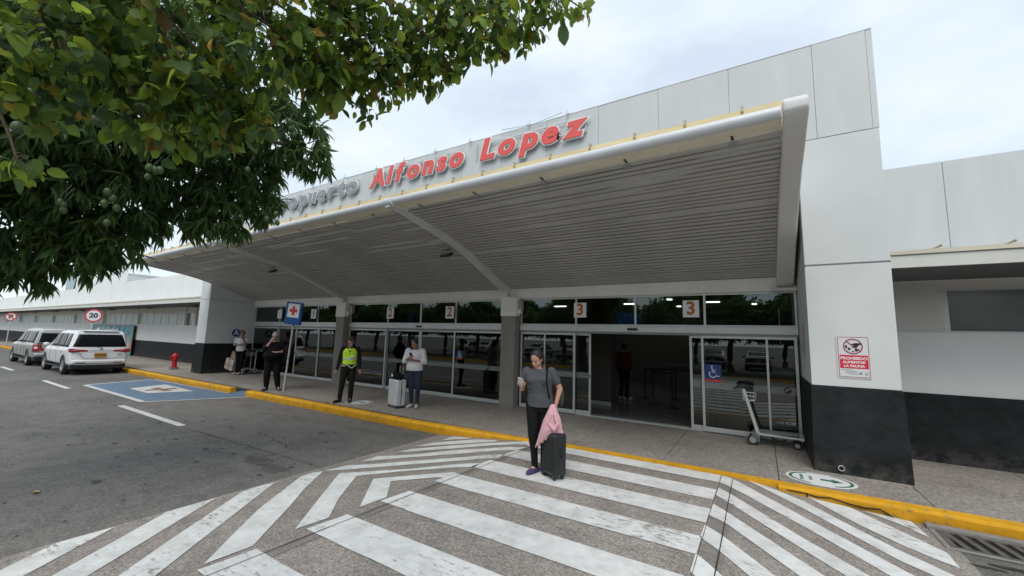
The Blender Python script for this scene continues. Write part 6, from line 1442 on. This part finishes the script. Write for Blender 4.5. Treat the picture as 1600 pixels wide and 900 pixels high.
MANGO = [(-6.26, 0.8, 2.92, 0.59), (-5.92, 1.2, 3.26, 0.64), (-5.63, 0.86, 3.73, 0.74), (-5.9, 1.6, 3.39, 0.59), (-5.64, 2.06, 4.06, 0.79), (-5.46, 2.36, 3.62, 0.50), (-4.9, 2.49, 4.24, 0.53), (-4.58, 2.67, 3.98, 0.27), (-5.4, 1.44, 4.53, 0.87), (-5.64, 0.46, 3.84, 0.65), (-5.11, 2.22, 5.0, 0.75), (-5.36, 2.07, 3.18, 0.33), (-5.93, 0.78, 2.37, 0.22), (-5.87, 1.03, 2.57, 0.31), (-5.77, 1.34, 2.79, 0.31), (-6.1, 0.11, 2.93, 0.64), (-6.03, -0.01, 3.99, 0.7), (-5.91, 0.76, 5.14, 0.86), (-5.39, 1.57, 6.03, 1.02), (-6.15, 0.46, 2.45, 0.36),
         (-7.2, -.4, 4.2, 1.1), (-7.4, -.6, 5.6, 1.3), (-6.6, 1.0, 6.4, 1.2), (-7.0, .6, 4.6, .9)]
NEAR = [(-2.42, 0.29, 3.01, 0.27), (-2.31, 0.58, 3.13, 0.26), (-2.21, 0.78, 2.97, 0.2), (-2.0, 0.88, 3.26, 0.28), (-1.93, 1.13, 3.36, 0.27), (-1.8, 1.39, 3.49, 0.27), (-1.8, 1.41, 3.29, 0.13), (-1.57, 1.56, 3.56, 0.26), (-1.62, 1.6, 3.4, 0.12), (-1.33, 1.69, 3.64, 0.22), (-1.15, 1.86, 3.75, 0.18), (-0.95, 1.93, 3.8, 0.12), (-0.79, 2.01, 3.79, 0.05), (-1.89, 1.17, 3.19, 0.14), (-2.35, 0.61, 2.79, 0.15), (-2.25, 0.81, 2.86, 0.14), (-2.51, 0.26, 2.82, 0.16), (-2.51, 0.28, 2.47, 0.08), (-2.41, 0.32, 3.44, 0.25), (-2.16, 0.69, 3.62, 0.22), (-1.82, 1.13, 3.75, 0.22), (-1.45, 1.56, 3.9, 0.2), (-2.16, 0.94, 2.95, 0.11), (-1.88, 1.39, 3.09, 0.05)]
LM1 = leaf_mat('mango_leaf', [(0, (.036, .075, .026)), (.35, (.05, .10, .034)), (.7, (.065, .12, .038)), (.9, (.075, .12, .03)), (1, (.10, .12, .04))], .46, .38)
LM2 = leaf_mat('broad_leaf', [(0, (.028, .055, .022)), (.25, (.055, .10, .035)), (.5, (.095, .155, .032)), (.78, (.14, .20, .026)), (.9, (.17, .22, .03)), (.955, (.11, .07, .025)), (1, (.22, .18, .03))], .55, .42)
BARK = mat('bark', (.085, .065, .048), .9, var=.35, vs=14, bump=1, bs=30, stretch=(1, 1, .3)); TWIG = mat('twig', (.10, .075, .045), .8, var=.3, vs=20)
def view_px(p):
    d = p-np.array([0, 0, 1.85]); x = d @ np.array(CR); y = d @ np.array(CU); z = d @ np.array(CF)
    return 800+628.1*x/z, 450-628.1*y/z, z
def split_leaves(tree, pos, d, roll, Ln, Wd, kind, m, nsingle=295):
    px, py, z = view_px(pos+d*Ln[:, None]*.5)
    vis = (z > .3) & (px > -10) & (px < 1610) & (py > -10) & (py < 910)
    score = np.where(vis, Ln/np.maximum(z, .3)*(1+.0*z), 0)
    # prefer leaves with nothing in front: nearest to the eye first
    dist = np.linalg.norm(pos-np.array([0, 0, 1.85]), axis=1); score = score/np.where(vis, dist, 1)**1.5
    idx = np.argsort(-score)[:nsingle]; mask = np.ones(len(pos), bool); mask[idx] = False
    me = leaf_mesh('foliage', pos[mask], d[mask], roll[mask], Ln[mask], Wd[mask], kind, m); o = bpy.data.objects.new('foliage', me); COL.objects.link(o); o.parent = tree; o['kind'] = 'stuff'
    v, f = leaf_shape(kind); um = bpy.data.meshes.new('leaf'); um.from_pydata([tuple(q) for q in v], [], f); um.polygons.foreach_set('use_smooth', [True]*len(f)); um.materials.append(m)
    at = um.attributes.new('tone', 'FLOAT', 'FACE'); at.data.foreach_set('value', [0.0]*len(f))
    a, s, n = frames(d, roll)
    for i in idx:
        M = Matrix(((*(a[i]*Ln[i]),), (*(s[i]*Wd[i]),), (*(n[i]*Ln[i]),))).transposed().to_4x4(); M.translation = Vector(pos[i]); piece('leaf', um, M, None, tree)
def limb(pts, r0, r1, n=14, wob_=.06, seed=0):
    P = [Vector(p) for p in pts]; out = []; m_ = len(P)-1
    for i in range(n+1):
        t = i/n*m_; k = min(int(t), m_-1); u = t-k
        p0, p1, p2, p3 = P[max(k-1, 0)], P[k], P[k+1], P[min(k+2, m_)]
        q = .5*((2*p1)+(-p0+p2)*u+(2*p0-5*p1+4*p2-p3)*u*u+(-p0+3*p1-3*p2+p3)*u**3)
        q += Vector([mnoise.noise(q*1.7+Vector((seed, k_*9, 0)))*wob_ for k_ in range(3)]); out.append(q)
    return out, [r0+(r1-r0)*(i/n)**.8 for i in range(n+1)]
# ---- mango tree
mt_ = thing('mango_tree', 'dark green mango tree with drooping narrow leaves and hanging green fruit at the upper left', 'tree', (0, 0, 0))
b = MB(); P, r_ = limb([(-7.9, -2.2, -.1), (-7.85, -2.0, 1.0), (-7.6, -1.5, 2.2), (-7.2, -.8, 3.6)], .34, .20, 14, .08, 3); b.tube(P, r_, 14); b.build('trunk', BARK, mt_, smooth=True)
for i, (x, y, z, r) in enumerate(MANGO):
    b = MB(); a = Vector((-7.2, -.8, 3.5+.2*(i % 3))); c = Vector((x, y, z)); mid = a.lerp(c, .5)+Vector((0, 0, .35))
    P, r_ = limb([a, mid, c], .075+.02*(i % 3), .016, 10, .12, i); b.tube(P, r_, 7); b.build('limb', BARK, mt_, smooth=True)
cent = in_lobes(MANGO, 400, .45)                      # shoot tips
ctr = np.repeat(np.array([m_[:3] for m_ in MANGO]), [cnt(400, m_[3], m_[2]) for m_ in MANGO], axis=0)
axis = unit(unit(cent-ctr)*.7+np.array([0, 0, -.75])+rng.normal(size=cent.shape)*.35)
K = 12; pos = np.repeat(cent, K, 0); ax = np.repeat(axis, K, 0)
rd = unit(rng.normal(size=pos.shape)); d = unit(ax*rng.uniform(.25, 1.1, (len(pos), 1))+rd*.85+np.array([0, 0, -.5])); pos = pos-ax*rng.uniform(0, .06, (len(pos), 1))
split_leaves(mt_, pos, d, rng.normal(size=len(pos))*.6, rng.uniform(.11, .21, len(pos)), rng.uniform(.024, .038, len(pos)), 'lance', LM1)
b = MB()
for i in rng.choice(len(cent), 420, replace=False):
    p = Vector(cent[i]); a_ = Vector(axis[i]); b.tube([p-a_*.30+Vector((0, 0, .06)), p-a_*.14+Vector((0, 0, .01)), p], [.006, .004, .003], 5)
b.build('twigs', TWIG, mt_, kind='stuff', smooth=True)
# fruit on long stalks
def ray_at(px, py, dist):
    v = (CR*((px-800)/628.1)+CU*(-(py-450)/628.1)+CF).normalized(); return Vector((0, 0, 1.85))+v*dist
FR = mat('mango_green', (.038, .072, .018), .55, var=.25, vs=12)
FRUIT = [(-2.45, .35, 2.77)]
fm = MB(); fm.ell((0, 0, 0), (.031, .028, .038), k=14, n=9); fme = fm.mesh('mango'); fme.polygons.foreach_set('use_smooth', [True]*len(fme.polygons)); fme.materials.append(FR)
spots = []
def inv(x, y, z, s): spots.append((x, y, z, s))
for (px, py, dist, s) in ((62, 88, 4.2, 1.2), (64, 107, 4.2, 1.15), (50, 147, 4.2, 1.2), (38, 172, 4.2, 1.15), (27, 199, 4.2, 1.1), (147, 187, 4.1, 1.1), (156, 190, 4.15, 1.1), (253, 230, 4.3, 1.0), (243, 233, 4.3, 1.0), (263, 233, 4.3, 1.0), (233, 262, 4.8, 1), (242, 266, 4.8, 1), (250, 266, 4.8, 1), (231, 276, 4.8, .9), (168, 300, 5, 1), (176, 310, 5, 1), (163, 318, 5, 1), (182, 325, 5, 1), (167, 348, 5, .95), (98, 320, 5, .9), (93, 316, 5, .9), (99, 328, 5, .9), (453, 190, 5, .9), (455, 200, 5, .9), (459, 210, 5, .9), (387, 265, 5, .85), (417, 342, 5.2, .9), (433, 348, 5.2, .9), (431, 334, 5.2, .9), (118, 98, 4.3, .9), (268, 355, 5.3, .7)):
    p = ray_at(px, py, dist); spots.append((*p, s))
st = MB()
for (x, y, z, s) in spots:
    piece('mango', fme, Matrix.Translation((x, y, z)) @ Matrix.Rotation(random.uniform(-.3, .3), 4, 'X') @ Matrix.Diagonal((s, s, s, 1)), None, mt_)
    st.tube([(x, y, z+.03), (x+.006, y+.01, z+.08), (x+random.uniform(-.05, .05), y+.05, z+.16)], [.0018, .002, .0028], 4)
st.build('fruit_stalks', mat('stalk', (.04, .06, .025), .7), mt_, kind='stuff', smooth=True)
# ---- near broad-leaved tree
nt_ = thing('broadleaf_tree', 'nearer tree with broad oval bright green leaves overhanging the top of the view', 'tree', (0, 0, 0))
b = MB(); P, r_ = limb([(-3.4, -2.4, -.1), (-3.35, -2.2, 1.2), (-3.0, -1.5, 2.6), (-2.6, -.5, 3.5)], .20, .10, 14, .06, 8); b.tube(P, r_, 12); b.build('trunk', BARK, nt_, smooth=True)
for i, (x, y, z, r) in enumerate(NEAR):
    b = MB(); a = Vector((-2.6, -.5, 3.5)); c = Vector((x, y, z)); mid = a.lerp(c, .5)+Vector((0, 0, .22+.04*(i % 4)))
    P, r_ = limb([a, mid, c], .018+.006*(i % 3), .0035, 12, .08, i+40); b.tube(P, r_, 6); b.build('limb', TWIG, nt_, smooth=True)
cent = in_lobes(NEAR, 1800, .30); ctr = np.repeat(np.array([m_[:3] for m_ in NEAR]), [cnt(1800, m_[3], m_[2]) for m_ in NEAR], axis=0)
K = 4; pos = np.repeat(cent, K, 0)+rng.normal(size=(len(cent)*K, 3))*.022
d = unit(rng.normal(size=pos.shape)*.75+np.array([0, 0, -.95])+np.repeat(unit(cent-ctr+1e-6), K, 0)*.35)
Ln = (.034+.055*rng.random(len(pos))**1.4)*np.where(rng.random(len(pos)) < .10, 1.4, 1)
px, py, z_ = view_px(pos); keep = ~((px > 1000) | ((py > 330) & (z_ > 0) & (px > 80)))
pos, d, Ln = pos[keep], d[keep], Ln[keep]
split_leaves(nt_, pos, d, rng.normal(size=len(pos))*.9, Ln, Ln*rng.uniform(.48, .70, len(pos)), 'round', LM2)
b = MB()
for i in rng.choice(len(cent), min(500, len(cent)), replace=False):
    p = Vector(cent[i]); q = Vector(ctr[i]).lerp(p, .3)+Vector((0, 0, .05)); b.tube([q, q.lerp(p, .5)+Vector((0, 0, .02)), p], [.0035, .0025, .0018], 4)
b.build('twigs', TWIG, nt_, kind='stuff', smooth=True)

# ---- the other side of the road (behind the viewer, seen mirrored in the glass)
b = MB(); b.box(-120, 60, -12.5, -6.6, -.3, .14); b.build('verge', mat('verge_green', (.05, .06, .03), .9, var=.4, vs=2), kind='structure')
k2 = MB(); k2.box(-120, 60, -6.6, -6.44, -.1, .15); k2.build('kerb', YEL, kind='structure')
def shade_tree(loc, label, src=None):
    t = thing('shade_tree', label, 'tree', loc, random.uniform(0, 6), group='shade trees across the road')
    if src:
        for ch in src.children:
            c = ch.copy(); COL.objects.link(c); c.parent = t
        return t
    b = MB(); P, r_ = limb([(0, 0, -.1), (.1, 0, .9), (0, .1, 1.8), (.1, 0, 3)], .22, .12, 10, .1, 5); b.tube(P, r_, 10); b.build('trunk', BARK, t, smooth=True)
    LB = [(0, 0, 3.3, 1.3), (1.3, .4, 3.1, 1.1), (-1.3, -.3, 3.2, 1.1), (.3, 1.2, 3.2, 1.1), (-.2, -1.2, 3.2, 1.1), (.2, .1, 4.0, 1.1), (1.2, -1.0, 2.8, .8), (-1.2, 1.0, 2.8, .8)]
    c = in_lobes(LB, 460, .4); p = np.repeat(c, 3, 0)+rng.normal(size=(len(c)*3, 3))*.1; dd = unit(rng.normal(size=p.shape)+np.array([0, 0, -.5]))
    me = leaf_mesh('foliage', p, dd, rng.normal(size=len(p)), rng.uniform(.25, .45, len(p)), rng.uniform(.12, .2, len(p)), 'simple', LM1); o = bpy.data.objects.new('foliage', me); COL.objects.link(o); o.parent = t; o['kind'] = 'stuff'
    return t
st0 = None; LBL = 'shade tree across the road, mirrored in the door glass'
for i in range(17):
    x = -44+i*3.9+random.uniform(-.6, .6); y = -10.3+random.uniform(-.8, .8)
    st0_ = shade_tree((x, y, .1), LBL, st0); st0 = st0 or st0_
for i in range(9):
    shade_tree((-40+i*7+random.uniform(-1, 1), -22+random.uniform(-1, 1), 0), LBL, st0)
h0 = car('parked saloon across the road, mirrored in the door glass', (-3.0, -15.2, 0), R(-90), 3.9, 1.6, 1.38, PDARK, 'hatch', group='cars parked across the road')
h1_ = car('parked saloon across the road, mirrored in the door glass', (-6.0, -15.2, 0), R(-90), 3.9, 1.6, 1.38, PSILV, 'hatch', group='cars parked across the road')
for i, x in enumerate((-9, -12.2, -15, -18.1, -24, -27, -.2, 3, 6.1, 12)):
    clone_tree(h0 if i % 3 == 0 else h1_, (x, -15.3+random.uniform(-.3, .3), 0), R(-90))
pp = car('white saloon parked along the far kerb, mirrored in the door glass', (-9.5, -5.4, 0), 0, 4.0, 1.6, 1.40, PWHITE, 'hatch', group='cars parked across the road')
